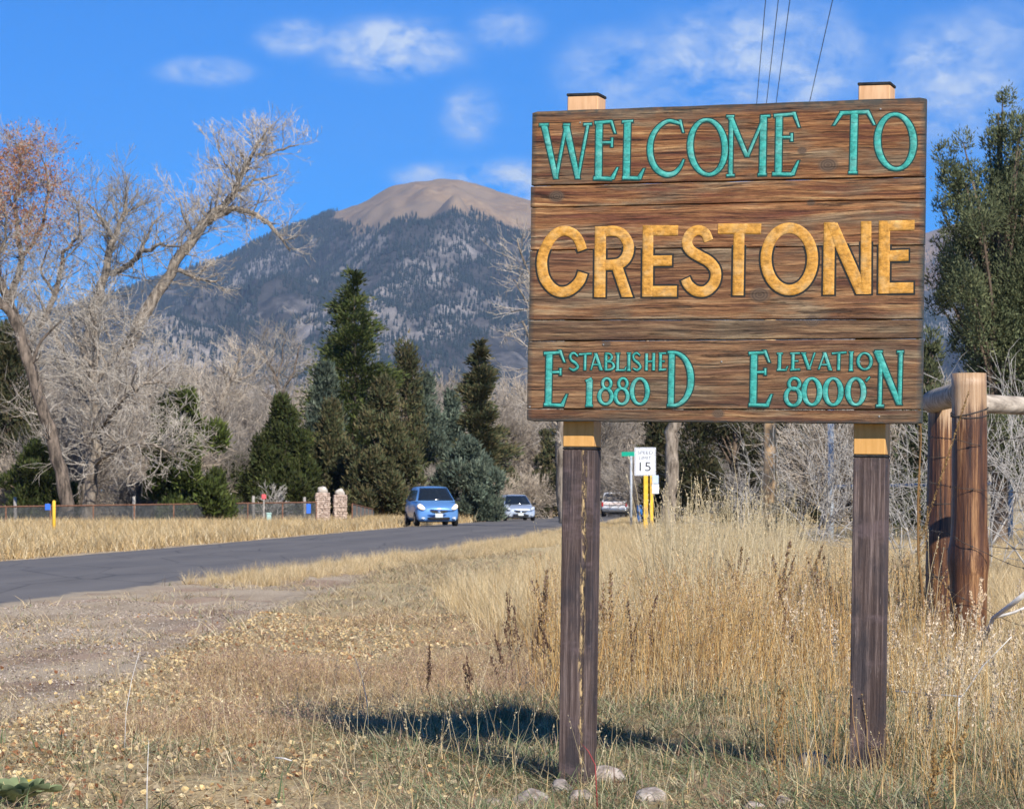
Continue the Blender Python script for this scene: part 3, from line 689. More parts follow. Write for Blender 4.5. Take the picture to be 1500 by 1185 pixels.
# the large juniper at the right, its clumps where they stand
rj = random.Random(77); lob = []; dj = 62; bj = GP(1462, dj)
for (px, py, rp) in [(1468, 148, 16), (1478, 185, 26), (1450, 205, 18), (1490, 225, 30), (1402, 222, 20), (1398, 262, 26), (1425, 262, 24), (1460, 260, 36), (1500, 275, 40), (1392, 300, 16),
                     (1430, 310, 34), (1475, 330, 46), (1520, 330, 50), (1412, 345, 24), (1395, 372, 20), (1448, 385, 46), (1500, 400, 54), (1380, 400, 18), (1410, 420, 30), (1545, 400, 60),
                     (1460, 450, 46), (1385, 440, 22), (1515, 470, 60), (1425, 480, 32), (1480, 520, 50), (1440, 545, 36), (1540, 540, 60), (1500, 590, 56), (1440, 610, 40), (1560, 620, 60), (1480, 670, 50),
                     (1620, 480, 70), (1600, 330, 60), (1640, 620, 70), (1560, 250, 40), (1375, 350, 9), (1400, 395, 14)]:
    for q_ in range(4 if rp > 20 else 2):
        v = P(px + rj.gauss(0, rp * .3), py + rj.gauss(0, rp * .3), dj) - bj
        lob.append((v.x, rj.gauss(0, 1.0 if py > 260 else .45), v.z, rp / FPX * dj * rj.uniform(.55, .95)))
evergreen('juniper_tree', 'big ragged juniper towering at the right edge behind the log fence', 1462, 140, dj, 260, 'lobes', PR, 30, 250000, trunk_r=0.22, leaf=0.078, lobes=lob)

# ------------------------------------------------------------------ trunks and shrubs behind the sign
c3 = dict(CFG, kids=[5, 4, 4, 3], up=0.02, spread=0.6, wander=0.14, maxl=4, minr=0.006, twr=0.5)
limb_tree('cottonwood_tree', 'leaning grey trunked cottonwood just right of the speed limit sign', [
    [(976, 775, .27), (981, 720, .235), (984, 670, .215), (988, 620, .205), (996, 540, .19), (1010, 440, .14), (1015, 350, .08)], [(990, 580, .1), (950, 500, .06), (930, 420, .03)]], 88, c1, 31, twig_gap=0.6, twig_len=1.2, kids_lvl=3, prange=(0.55, 1))
def shrub(name, label, px, d, stems, H, spread, seed, mat, cat='shrub', minr=0.005, r0=0.022, cfg=None):
    rg = random.Random(seed); big = []; tw = []; base = GP(px, d); root = thing(name, label, cat, base)
    cf = dict(wander=0.12, up=0.03, taper=0.38, kids=[6, 5, 4, 3], spread=0.42, maxl=3, minr=minr, twr=r0 * .5)
    if cat == 'shrub' and mat is M.get('willow'): cf['kids'] = [5, 4, 2]; cf['spread'] = .5; cf['wander'] = .16
    if cfg: cf.update(cfg)
    for k in range(stems):
        a = rg.uniform(0, 6.283); s = rg.uniform(0.05, spread)
        grow(big, tw, (rg.gauss(0, .12), rg.gauss(0, .12), -0.02), vnorm((math.cos(a) * s, math.sin(a) * s, 1)), H * rg.uniform(.45, .8), r0 * rg.uniform(.6, 1.3), 0, cf, rg)
    V, F = chains_mesh(big, lambda r: 5); obj('stem', make_mesh('stem', V, F, mat, True), root)
    if tw:
        V, F = chains_mesh(tw, lambda r: 3); obj('twigs', make_mesh('twigs', V, F, mat), root)
    return root
M['willow'] = mottled('bleached_willow_bark', (0.17, 0.15, 0.13), (0.50, 0.46, 0.41), 9, 0.85, 0, c3=(0.38, 0.355, 0.32))
shrub('willow_shrub', 'bleached bare shrub spreading between the sign posts', 1205, 60, 13, 2.9, 1.0, 51, M['willow'], r0=0.03, minr=0.007)
shrub('willow_shrub', 'bleached bare shrub behind the tan utility pole base', 1085, 80, 11, 2.6, 1.3, 52, M['willow'], r0=0.024, minr=0.007)
shrub('willow_shrub', 'tall whippy bare shrub behind the log fence rail at right', 1440, 40, 9, 3.1, 0.9, 53, M['willow'], r0=0.016)
shrub('willow_shrub', 'bare shrub at the right edge beyond the barbed wire', 1530, 37, 8, 2.8, 0.9, 54, M['willow'], r0=0.015)
shrub('willow_shrub', 'grey bare shrub between the right sign post and the log fence', 1322, 50, 8, 2.2, 0.9, 55, M['willow'], r0=0.018)
shrub('bare_sapling', 'little pale sapling beside the red flag behind the fence', 400, 117, 3, 1.5, 0.25, 56, M['willow'], cat='sapling', r0=0.03, minr=0.012)
for k, (px, d, H, lb) in enumerate([(640, 150, 2.6, 'tangle of beige brush left of the rounded grey juniper'), (770, 176, 3.0, 'beige brush thicket right above the silver car'), (730, 160, 1.9, 'low beige brush between the two oncoming cars'),
                                    (900, 232, 5.0, 'tan brush behind the white pickup'), (935, 190, 4.0, 'brown brush behind the green street name sign'), (205, 116, 2.0, 'grey brush behind the fence below the bright juniper'),
                                    (30, 118, 2.6, 'grey twiggy brush behind the fence at far left'),
                                    (60, 134, 6.5, 'tall grey brush between the left edge trunk and the forked cottonwood'), (110, 122, 5.5, 'dense grey brush around the foot of the forked cottonwood'), (175, 132, 7.0, 'tall grey brush under the long leaning limb'), (232, 138, 6.0, 'tall grey brush left of the bright green juniper'), (1090, 118, 4.5, 'grey brown brush behind the tan utility pole'), (1250, 88, 4.2, 'grey brown brush behind the right post of the welcome sign'), (320, 150, 5.0, 'grey brush filling the gap right of the bright green juniper')]):
    shrub('brush_thicket', lb, px, d, 26, H, 0.9, 60 + k, M['farbark'], r0=0.03, minr=0.013, cfg=dict(kids=[6, 5, 4], spread=.5))

# ------------------------------------------------------------------ welcome sign
TH = R(17.4); PH = R(0.80)
RX_ = Vector((math.cos(TH), -math.sin(TH), 0)); BY = Vector((math.sin(TH), math.cos(TH), 0)); ZZ = Vector((0, 0, 1))
LX = (RX_ * math.cos(PH) - ZZ * math.sin(PH)); LZ = (ZZ * math.cos(PH) + RX_ * math.sin(PH)); LY = BY
CAM = Vector((0, 0, CAMZ)); P0 = P(1063, 385, 11.6)
def ray_plane(px, py, org, off=0.0):
    d = Vector(((px - 750) / FPX, 1, (HOR - py) / FPX)); o = org + LY * off
    return CAM + d * ((o - CAM).dot(LY) / d.dot(LY))
SO = ray_plane(1058, 1105, P0)                            # foot of the sign
def toL(px, py, off=0.0):
    v = ray_plane(px, py, P0, off) - SO; return v.dot(LX), v.dot(LZ)
sign = thing('welcome_sign', 'big weathered plank welcome sign with teal and yellow carved letters on two brown posts', 'sign', SO)
sign.matrix_world = Matrix(((LX.x, LY.x, LZ.x, SO.x), (LX.y, LY.y, LZ.y, SO.y), (LX.z, LY.z, LZ.z, SO.z), (0, 0, 0, 1)))
bpy.context.view_layer.update()

m_plank, n, b = newmat('weathered_plank', 0.62, spec=0.35)
oc = objco(n); oi = n.add('ShaderNodeObjectInfo')
shift = n.add('ShaderNodeCombineXYZ'); n.set(shift.inputs[0], n.math('MULTIPLY', oi.outputs['Random'], 37.0)); n.set(shift.inputs[2], n.math('MULTIPLY', oi.outputs['Random'], 91.0))
va = n.add('ShaderNodeVectorMath', operation='ADD'); n.l.new(oc, va.inputs[0]); n.l.new(shift.outputs[0], va.inputs[1]); v = va.outputs[0]
warp = n.noise(n.mapping(v, (1.6, 0, 4.5)), 1.0, 2, 0.45)
sx = n.add('ShaderNodeSeparateXYZ'); n.l.new(v, sx.inputs[0])
zz = n.math('MULTIPLY_ADD', warp, 0.055, sx.outputs[2])
cv = n.add('ShaderNodeCombineXYZ'); n.set(cv.inputs[0], n.math('MULTIPLY', sx.outputs[0], 0.9)); n.set(cv.inputs[2], zz)
g1 = n.noise(n.mapping(cv.outputs[0], (1.3, 1, 40)), 1.0, 8, 0.82)          # broad grain bands
g2 = n.noise(n.mapping(cv.outputs[0], (5, 1, 130)), 1.0, 6, 0.85)           # fine fibres
g3 = n.noise(n.mapping(v, (2.1, 0, 9)), 1.0, 4, 0.6)                        # stain patches
g4 = n.noise(n.mapping(cv.outputs[0], (3.2, 1, 75)), 1.0, 4, 0.65)          # checks
base = n.ramp(g1, [(0.36, (0.040, 0.013, 0.006)), (0.44, (0.130, 0.042, 0.014)), (0.50, (0.235, 0.092, 0.030)), (0.56, (0.35, 0.165, 0.060)), (0.66, (0.52, 0.31, 0.13))])
grey = n.ramp(g1, [(0.35, (0.060, 0.038, 0.025)), (0.5, (0.19, 0.130, 0.075)), (0.64, (0.44, 0.33, 0.20))])
redc = n.ramp(g1, [(0.3, (0.045, 0.012, 0.007)), (0.5, (0.13, 0.034, 0.016)), (0.7, (0.26, 0.095, 0.04))])
c = n.mix(n.ramp(g3, [(0.47, 0.0), (0.60, 0.85)]), base, grey)
g5 = n.noise(n.mapping(v, (1.3, 0, 16), (3, 0, 7)), 1.0, 4, 0.6)
c = n.mix(n.ramp(g5, [(0.53, 0.0), (0.63, 0.9)]), c, redc)
fib = n.ramp(g2, [(0.36, 0.22), (0.47, 0.92), (0.62, 1.7)])
c = n.mix(1.0, c, fib, 'MULTIPLY')
chk = n.ramp(g4, [(0.37, 1.0), (0.41, 0.0)])
c = n.mix(n.math('MULTIPLY', chk, 0.8), c, (0.02, 0.012, 0.009))
# dark green grey paint wearing off round the rim of the board
rim = n.add('ShaderNodeAttribute', attribute_name='col'); rs = n.add('ShaderNodeSeparateColor'); n.l.new(rim.outputs['Color'], rs.inputs[0])
c = n.mix(n.math('MULTIPLY', rs.outputs[2], 0.55), c, n.mix(1.0, grey, fib, 'MULTIPLY'))
tn = n.math('MULTIPLY_ADD', rs.outputs[1], 1.25, 0.30); tc = n.add('ShaderNodeCombineXYZ'); [n.set(tc.inputs[q], tn) for q in range(3)]
c = n.mix(1.0, c, tc.outputs[0], 'MULTIPLY')
rimf = n.math('MULTIPLY', rs.outputs[0], n.ramp(n.noise(oc, 30, 3), [(0.25, 0.35), (0.6, 1.0)]))
c = n.mix(rimf, c, (0.045, 0.055, 0.052))
# knots
kn = None
for (px, py, rk) in [(1213, 242, .020), (815, 288, .017), (1113, 432, .022), (1175, 221, .010), (1052, 606, .013), (1188, 297, .009), (1190, 470, .016), (888, 504, .010)]:
    lx, lz = toL(px, py)
    d = n.add('ShaderNodeVectorMath', operation='SUBTRACT'); n.l.new(oc, d.inputs[0]); d.inputs[1].default_value = (lx, 0, lz)
    d2 = n.add('ShaderNodeVectorMath', operation='MULTIPLY'); n.l.new(d.outputs[0], d2.inputs[0]); d2.inputs[1].default_value = (0.75, 0, 1)
    ln = n.add('ShaderNodeVectorMath', operation='LENGTH'); n.l.new(d2.outputs[0], ln.inputs[0])
    k_ = n.math('SUBTRACT', 1.0, n.math('DIVIDE', ln.outputs['Value'], rk * 1.9), clamp=True)
    kn = k_ if kn is None else n.math('MAXIMUM', kn, k_)
ring = n.math('MULTIPLY_ADD', n.math('SINE', n.math('MULTIPLY', kn, 26.0)), 0.25, 0.6)
c = n.mix(n.ramp(kn, [(0.02, 0.0), (0.4, 0.9)]), c, n.mix(ring, (0.03, 0.018, 0.012), (0.15, 0.10, 0.065)))
n.set(b.inputs['Base Color'], c)
n.set(b.inputs['Roughness'], n.ramp(g2, [(0.3, 0.8), (0.7, 0.5)]))
hgt = n.math('ADD', n.math('MULTIPLY', g1, 0.9), n.math('MULTIPLY', g2, 0.8)); hgt = n.math('SUBTRACT', hgt, n.math('MULTIPLY', chk, 0.7))
bump(n, b, hgt, 1.0, 0.007)

seams = [(163, 142), (272.5, 259), (305, 292), (367, 359), (469, 468), (500, 496), (599, 600.5), (617.5, 622)]
Z0L = [toL(776, s[0])[1] for s in seams]; Z0R = [toL(1352, s[1])[1] for s in seams]
XL, XR = toL(779, 163)[0], toL(1354, 142)[0]; XL2, XR2 = toL(773, 617)[0], toL(1350, 622)[0]
TB = 0.048
def plank(k):
    zl0, zl1 = Z0L[k + 1], Z0L[k]; zr0, zr1 = Z0R[k + 1], Z0R[k]
    gap = 0.0022 if k not in (2,) else 0.0008
    rr = random.Random(k); xl = (XL + XL2) / 2 + rr.uniform(-.002, .002) - (0.006 if k in (5, 6) else 0); xr = (XR + XR2) / 2 + rr.uniform(-.002, .002)
    nxs, nzs = 70, 8; prof = []                     # (inset z fraction handled with absolute mm)
    V = []; F = []; col = []
    yo = rr.uniform(-.0016, .0016)
    ins = [(0, .008), (0, .003), (.0025, 0)]       # (z inset, depth) towards the face
    for i in range(nxs + 1):
        t = i / nxs; x = xl + (xr - xl) * t
        b_ = zl0 + (zr0 - zl0) * t + gap + 0.0006 * math.sin(i * .7 + k) ; tp = zl1 + (zr1 - zl1) * t - gap - 0.0006 * math.sin(i * .5 + 2 * k)
        cr = 0
        if k == 0: cr = max(0, (0.018 - min(x - xl, xr - x)) / 0.018) ** 2 * 0.005; tp -= cr
        if k == 6: cr = max(0, (0.018 - min(x - xl, xr - x)) / 0.018) ** 2 * 0.005; b_ += cr
        tone = (0.40, 0.44, 0.50, 0.42, 0.26, 0.36, 0.32)[k]; gy = (0.05, .1, .15, .4, .9, .65, .4)[k]
        rowz = [(b_, TB - .0), (b_, .008), (b_ + .0008, .003), (b_ + .003, 0.0004)] + [(b_ + (tp - b_) * q, 0.0) for q in (.15, .3, .5, .7, .85)] + [(tp - .003, 0.0004), (tp - .0008, .003), (tp, .008), (tp, TB)]
        ex = min(x - xl, xr - x)
        for (z, y) in rowz:
            y2 = y + yo + (0.004 * max(0, (0.006 - ex) / 0.006) ** 2 if y < .01 else 0)
            V.append((x, y2, z))
            topd = (zl1 + (zr1 - zl1) * t - z) if k == 0 else 9; botd = (z - (zl0 + (zr0 - zl0) * t)) if k == 6 else 9
            e = min(ex, topd, botd); col.append((max(0, min(1, (0.016 - e) / 0.011)), tone, gy))
    m_ = 13
    for i in range(nxs):
        for j in range(m_):
            a = i * m_ + j; a2 = i * m_ + (j + 1) % m_
            F.append((a, a + m_, a2 + m_, a2))
    F.append(tuple(range(m_))); F.append(tuple(nxs * m_ + j for j in range(m_ - 1, -1, -1)))
    me = make_mesh('plank', V, F, m_plank, False, np.array(col)); o = obj('plank', me, sign)
for k in range(7): plank(k)
# end battens painted grey green show as the thin side of the board: the plank ends themselves carry that paint

def paint(name, col, r2, peel, dark, scale=60, bs=0.6):
    m, n, b = newmat(name, 0.45, spec=0.45); oc = objco(n)
    f = n.noise(n.mapping(oc, (1, 1, 1.6)), scale * .55, 6, 0.7); f2 = n.noise(oc, 230, 3, 0.6); f3 = n.noise(n.mapping(oc, (1, 1, 5)), 55, 4, 0.7)
    c = n.ramp(f, [(0.36, tuple(x * 0.55 for x in col)), (0.55, col), (0.75, r2)])
    c = n.mix(n.ramp(f3, [(0.30, 0.9), (0.36, 0.0)]), c, dark)
    c = n.mix(n.ramp(f2, [(0.62, 0.0), (0.72, 0.5)]), c, peel)
    lo = n.noise(oc, 13, 4, 0.6); c = n.mix(n.ramp(lo, [(0.48, 0.0), (0.65, 0.20)]), c, peel)
    wd = n.noise(n.mapping(oc, (6, 1, 110)), 1.0, 5, 0.75); c = n.mix(n.ramp(wd, [(0.36, 0.85), (0.42, 0.0)]), c, dark)
    f = n.math('ADD', f, n.math('MULTIPLY', wd, 0.8)); b.inputs['Roughness'].default_value = 0.6; b.inputs['Specular IOR Level'].default_value = 0.3
    n.set(b.inputs['Base Color'], c); bump(n, b, n.math('ADD', f, n.math('MULTIPLY', f2, 0.5)), bs, 0.005); return m
m_teal = paint('teal_letter_paint', (0.045, 0.36, 0.30), (0.10, 0.52, 0.43), (0.42, 0.66, 0.58), (0.02, 0.13, 0.11))
m_gold = paint('yellow_letter_paint', (0.60, 0.285, 0.045), (0.74, 0.40, 0.10), (0.85, 0.68, 0.38), (0.34, 0.17, 0.05))
m_groove, _n, _b = newmat('dark_routed_groove', 0.8, (0.018, 0.020, 0.019))
m_grooveT, _n, _b = newmat('dark_teal_groove', 0.8, (0.012, 0.045, 0.040))

KS = 4.39
def K(x, y, off=0.0): return toL(760 + x / KS, 110 + y / KS, off)
UN = (toL(1060, 385)[0] - toL(1050, 385)[0]) / 10 / KS       # metres per drawing unit
def smooth_pts(pts, sub=6):
    out = []
    for i in range(len(pts) - 1):
        p0 = pts[max(i - 1, 0)]; p1 = pts[i]; p2 = pts[i + 1]; p3 = pts[min(i + 2, len(pts) - 1)]
        for s in range(sub):
            t = s / sub
            out.append(tuple(0.5 * (2 * p1[k] + (p2[k] - p0[k]) * t + (2 * p0[k] - 5 * p1[k] + 4 * p2[k] - p3[k]) * t * t + (3 * p1[k] - p0[k] - 3 * p2[k] + p3[k]) * t ** 3) for k in range(3)))
    out.append(pts[-1]); return out
def ring_pts(cx, cyy, rx, ry, ws, wt, tilt=0.0, nn=40):
    out = []
    for k in range(nn + 1):
        a = 2 * math.pi * k / nn; x = rx * math.cos(a); y = ry * math.sin(a)
        w = wt + (ws - wt) * abs(math.cos(a)) ** 1.4
        out.append((cx + x * math.cos(tilt) - y * math.sin(tilt), cyy + x * math.sin(tilt) + y * math.cos(tilt), w))
    return out
def letter(strokes, style):
    """strokes: lists of (x, y, width) in drawing units; a routed groove and a raised painted ribbon for each"""
    mb = MB(); wmul = 1.0
    edge, ext = (12.0, 10.0) if style == 'gold' else ((7.5, 6.0) if style == 'teal' else (5.0, 4.0))
    for si, st in enumerate(strokes):
        closed = len(st) > 20 and math.dist(st[0][:2], st[-1][:2]) < 1e-3
        pts = st if (len(st) <= 2 or closed) else smooth_pts(st)
        Q = [Vector((*K(p[0], p[1]), 0)) for p in pts]; W = [p[2] * UN * (0.5 if style == 'gold' else 0.55) for p in pts]
        if len(Q) == 2:                          # hand-cut unevenness on straight strokes
            Q = [Q[0].lerp(Q[1], t) for t in (0, .33, .66, 1)]; W = [W[0] * (1 - t) + W[1] * t for t in (0, .33, .66, 1)]
        N_ = []
        for i in range(len(Q)):
            if closed: d = Q[(i + 1) % (len(Q) - 1)] - Q[(i - 1) % (len(Q) - 1)]
            else: d = Q[min(i + 1, len(Q) - 1)] - Q[max(i - 1, 0)]
            d.normalize(); nn_ = Vector((-d.y, d.x, 0))
            if len(pts) == 2 and abs(d.y) > .8 and abs(d.x) > .03: nn_ = Vector((math.copysign(1 / abs(d.y), nn_.x), 0, 0))
            N_.append((nn_, d))
        for layer in (0, 1):
            if layer == 0: sec = [(-1, .0010), (1, .0010)]; add = edge * UN; ex = ext * UN
            elif style == 'gold': sec = [(-1, .0027), (-.95, .0040), (-.5, .0042), (0, .0042), (.5, .0042), (.95, .0040), (1, .0027)]; add = 0; ex = 0
            else: sec = [(-1, .0023), (-.86, .0032), (-.4, .0040), (0.05, .0046), (.45, .0038), (.86, .0030), (1, .0023)]; add = 0; ex = 0
            V = []; F = []; m_ = len(sec)
            for i in range(len(Q)):
                e = 0 if closed else (-ex if i == 0 else (ex if i == len(Q) - 1 else 0)); c_ = Q[i] + N_[i][1] * e
                endf = 1.0 if closed or layer == 0 or style == 'gold' or 0 < i < len(Q) - 1 else 0.62
                for s, h in sec:
                    v = c_ + N_[i][0] * s * (W[i] + add); hh = (h * endf if layer else h) + si * 0.00012
                    V.append((v.x, -hh, v.y))
            for i in range(len(Q) - 1):
                for j in range(m_ - 1):
                    a = i * m_ + j; F.append((a, a + m_, a + m_ + 1, a + 1))
            mb.add((V, F), layer)
    return obj('letter', mb.mesh('letter', [m_groove if style == 'gold' else m_grooveT, m_gold if style == 'gold' else m_teal], True), sign)
S = lambda x0, y0, x1, y1, w0, w1=None: [(x0, y0, w0), (x1, y1, w0 if w1 is None else w1)]
OX = 1317; OY = 1141
def off(strokes, dx, dy): return [[(x + dx, y + dy, w) for x, y, w in s] for s in strokes]
G = []
G.append(('teal', [S(163, 322, 240, 668, 34, 26), S(240, 668, 303, 335, 16), S(305, 330, 380, 668, 36, 26), S(380, 668, 445, 322, 15), S(133, 322, 192, 320, 13), S(288, 322, 330, 322, 12), S(418, 320, 470, 318, 13)]))
G.append(('teal', [S(518, 308, 512, 664, 38), S(490, 310, 598, 300, 18, 14), S(594, 296, 620, 378, 16, 10), S(530, 437, 600, 435, 13), S(600, 405, 598, 465, 12), S(482, 664, 598, 668, 18), S(598, 672, 636, 596, 24, 8)]))
G.append(('teal', [S(700, 305, 692, 660, 38), S(665, 303, 735, 298, 13), S(668, 662, 775, 665, 17), S(770, 672, 806, 602, 26, 8)]))
G.append(('teal', [[(1046, 318, 10), (1010, 305, 18), (960, 298, 18), (905, 330, 22), (862, 390, 28), (845, 460, 32), (852, 540, 32), (885, 605, 30), (940, 640, 28), (995, 635, 24), (1035, 598, 18), (1062, 545, 8)], S(1036, 290, 1058, 372, 16, 9)]))
G.append(('teal', [ring_pts(1215, 466, 112, 176, 34, 17, -0.06)]))
G.append(('teal', off([S(50, 275, 45, 645, 22), S(45, 275, 152, 528, 28, 20), S(152, 528, 262, 270, 15), S(258, 268, 250, 640, 36), S(20, 648, 70, 646, 12), S(20, 268, 68, 268, 12), S(222, 642, 276, 640, 13), S(240, 268, 300, 265, 12)], OX, 0)))
G.append(('teal', off([S(358, 260, 352, 635, 36), S(325, 264, 455, 252, 18, 14), S(450, 240, 486, 338, 20, 9), S(370, 403, 438, 402, 13), S(438, 376, 438, 428, 14), S(315, 638, 440, 640, 17), S(440, 646, 482, 552, 24, 8)], OX, 0)))
G.append(('teal', off([S(842, 252, 832, 625, 38), S(804, 628, 860, 628, 13), S(750, 246, 935, 238, 18), S(762, 244, 708, 326, 20, 10), S(926, 236, 970, 322, 20, 10)], OX, 0)))
G.append(('teal', off([ring_pts(1106, 430, 116, 176, 36, 18, -0.05)], OX, 0)))
G.append(('gold', [[(410, 1128, 64), (385, 1060, 64), (345, 1018, 64), (288, 1003, 64), (228, 1030, 66), (178, 1100, 68), (150, 1190, 70), (160, 1290, 70), (198, 1355, 68), (250, 1392, 66), (310, 1392, 66), (362, 1360, 66), (396, 1318, 66), (412, 1272, 66)]]))
G.append(('gold', [S(526, 974, 521, 1430, 74), [(556, 1007, 66), (620, 1005, 66), (672, 1030, 68), (706, 1095, 70), (696, 1165, 70), (652, 1212, 68), (590, 1222, 66), (556, 1222, 66)], S(630, 1228, 698, 1428, 68)]))
G.append(('gold', [S(832, 968, 828, 1426, 70), S(862, 1001, 1026, 1001, 66), S(862, 1196, 986, 1194, 66), S(862, 1392, 1018, 1392, 68)]))
G.append(('gold', [[(1222, 1068, 62), (1200, 1018, 62), (1155, 999, 64), (1105, 1022, 66), (1082, 1078, 68), (1106, 1130, 68), (1165, 1168, 68), (1228, 1205, 68), (1266, 1262, 68), (1258, 1335, 68), (1206, 1388, 66), (1142, 1390, 66), (1092, 1352, 64), (1072, 1312, 62)]]))
G.append(('gold', [S(1282, 990, 1560, 990, 66), S(1417, 1018, 1410, 1418, 70)]))
G.append(('gold', [ring_pts(1740, 1184, 150, 200, 70, 66)]))
G.append(('gold', [S(1998, 948, 1992, 1413, 70), S(2008, 952, 2212, 1410, 74), S(2234, 942, 2232, 1408, 66)]))
G.append(('gold', [S(2352, 938, 2348, 1406, 70), S(2382, 970, 2546, 966, 64), S(2382, 1164, 2507, 1160, 68), S(2382, 1371, 2538, 1368, 66)]))
def small_E(x, y): return off([S(197, 650, 190, 980, 36), S(163, 650, 268, 643, 16, 13), S(263, 628, 294, 706, 18, 9), S(205, 771, 266, 769, 12), S(268, 745, 268, 788, 12), S(163, 978, 276, 983, 16), S(276, 990, 309, 912, 22, 8)], x, y)
G.append(('teal', small_E(0, OY)))
for st in [[[(380, 668, 7), (356, 648, 12), (333, 660, 13), (336, 690, 14), (365, 712, 15), (380, 738, 13), (352, 757, 12), (325, 744, 7)]],
           [S(428, 652, 425, 757, 14), S(388, 656, 468, 651, 10)], [S(496, 648, 464, 755, 8), S(494, 648, 530, 757, 17), S(478, 722, 515, 722, 7)],
           [S(562, 650, 560, 757, 15), [(556, 650, 9), (588, 655, 11), (598, 675, 13), (586, 694, 10), (562, 700, 8)], [(562, 702, 8), (598, 708, 11), (611, 732, 14), (594, 752, 11), (556, 757, 9)]],
           [S(638, 650, 635, 757, 15), S(624, 758, 680, 757, 9), S(680, 760, 690, 735, 10, 5), S(624, 650, 652, 650, 6)], [S(709, 650, 707, 757, 16), S(696, 648, 722, 648, 6), S(695, 759, 720, 759, 6)],
           [[(780, 664, 7), (758, 648, 11), (737, 662, 12), (742, 690, 13), (768, 712, 14), (782, 738, 12), (760, 757, 11), (735, 745, 7)]],
           [S(822, 650, 820, 758, 15), S(868, 648, 866, 757, 15), S(822, 702, 868, 700, 8)], [S(912, 650, 910, 756, 15), S(902, 650, 947, 648, 8), S(912, 700, 938, 700, 7), S(902, 757, 948, 752, 9)]]:
    G.append(('small', off(st, 0, OY)))
G.append(('teal', off([S(985, 650, 978, 982, 32), [(958, 643, 14), (1018, 648, 18), (1068, 684, 26), (1102, 760, 34), (1104, 860, 34), (1074, 935, 26), (1022, 978, 18), (955, 983, 13)]], 0, OY)))
def eight(cx, cyt, rt, ryt, cxb, cyb, rb, ryb, w): return [ring_pts(cxb, cyb, rb, ryb, w, w * .6), ring_pts(cx, cyt, rt, ryt, w * .75, w * .55)]
G.append(('small', off([S(456, 820, 452, 982, 34), S(432, 830, 470, 812, 16), S(430, 985, 476, 985, 12)], 0, OY)))
G.append(('small', off(eight(566, 843, 27, 33, 558, 925, 40, 50, 22), 0, OY)))
G.append(('small', off(eight(670, 843, 27, 33, 661, 925, 40, 50, 22), 0, OY)))
G.append(('small', off([ring_pts(778, 893, 50, 82, 25, 13)], 0, OY)))
G.append(('teal', small_E(OX, OY)))
for st in [[S(362, 650, 358, 754, 17), S(344, 650, 380, 650, 7), S(344, 756, 398, 756, 9), S(398, 760, 412, 732, 11, 5)], [S(448, 650, 445, 754, 16), S(430, 650, 490, 648, 8), S(448, 700, 480, 698, 7), S(430, 756, 492, 752, 9)],
           [S(514, 650, 550, 752, 17), S(550, 752, 586, 645, 8), S(500, 648, 530, 648, 6)], [S(651, 643, 612, 752, 8), S(649, 643, 687, 757, 17), S(626, 722, 672, 722, 7)], [S(742, 650, 739, 757, 15), S(698, 650, 790, 643, 9)],
           [S(822, 643, 819, 757, 17), S(808, 641, 836, 641, 6), S(806, 759, 833, 759, 6)], [ring_pts(907, 700, 42, 52, 16, 9)]]:
    G.append(('small', off(st, OX, OY)))
G.append(('teal', off([S(1012, 660, 1005, 985, 18), S(990, 640, 1131, 978, 36, 26), S(1140, 645, 1132, 972, 20), S(974, 638, 1022, 638, 12), S(1116, 640, 1158, 638, 11), S(982, 986, 1030, 986, 12)], OX, OY)))
G.append(('small', off(eight(455, 845, 34, 36, 447, 928, 46, 56, 24), OX, OY)))
for cx in (568, 704, 850): G.append(('small', off([ring_pts(cx, 895, 51, 84, 29, 14)], OX, OY)))
G.append(('small', off([S(916, 826, 940, 800, 11, 7)], OX, OY)))
for style, st in G: letter(st, style)

# nail heads
m_nail = mottled('dull_steel', (0.12, 0.12, 0.12), (0.34, 0.33, 0.31), 60, 0.5, 0.2)
for (px, py) in [(1057, 530), (776, 596), (884, 505), (1260, 530), (850, 180), (1290, 160), (1288, 610)]:
    lx, lz = toL(px, py); V, F = lathe([(0, 0.003), (.0035, .002), (.004, 0), (.004, -.004)], 8)
    obj('nail', make_mesh('nail', [(x + lx, -z - .0005, y + lz) for x, y, z in V], [f[::-1] for f in F], m_nail), sign)

# posts
PO = TB + 0.022
m_postd, n, b = newmat('brown_stained_post', 0.72, spec=0.3); oc = objco(n); oi = n.add('ShaderNodeObjectInfo')
gr = n.noise(n.mapping(oc, (60, 60, 1.6)), 1.0, 5, 0.7); gr2 = n.noise(n.mapping(oc, (150, 150, 7)), 1.0, 4, 0.7); bl = n.noise(n.mapping(oc, (9, 9, 3.5)), 1.0, 5, 0.65)
hz = n.noise(n.mapping(oc, (4, 4, 9)), 1.0, 5, 0.7)
c = n.ramp(gr, [(0.3, (0.028, 0.017, 0.015)), (0.5, (0.084, 0.056, 0.048)), (0.66, (0.21, 0.155, 0.135))])
c = n.mix(n.ramp(bl, [(0.45, 0.0), (0.62, 0.75)]), c, (0.030, 0.027, 0.032))
c = n.mix(n.ramp(gr2, [(0.66, 0.0), (0.73, 0.65)]), c, (0.34, 0.28, 0.25))
c = n.mix(n.ramp(hz, [(0.55, 0.0), (0.66, 0.5)]), c, (0.15, 0.105, 0.105))
sx = n.add('ShaderNodeSeparateXYZ'); n.l.new(oc, sx.inputs[0])
st_x, st_z = toL(856, 700, PO)[0], 0
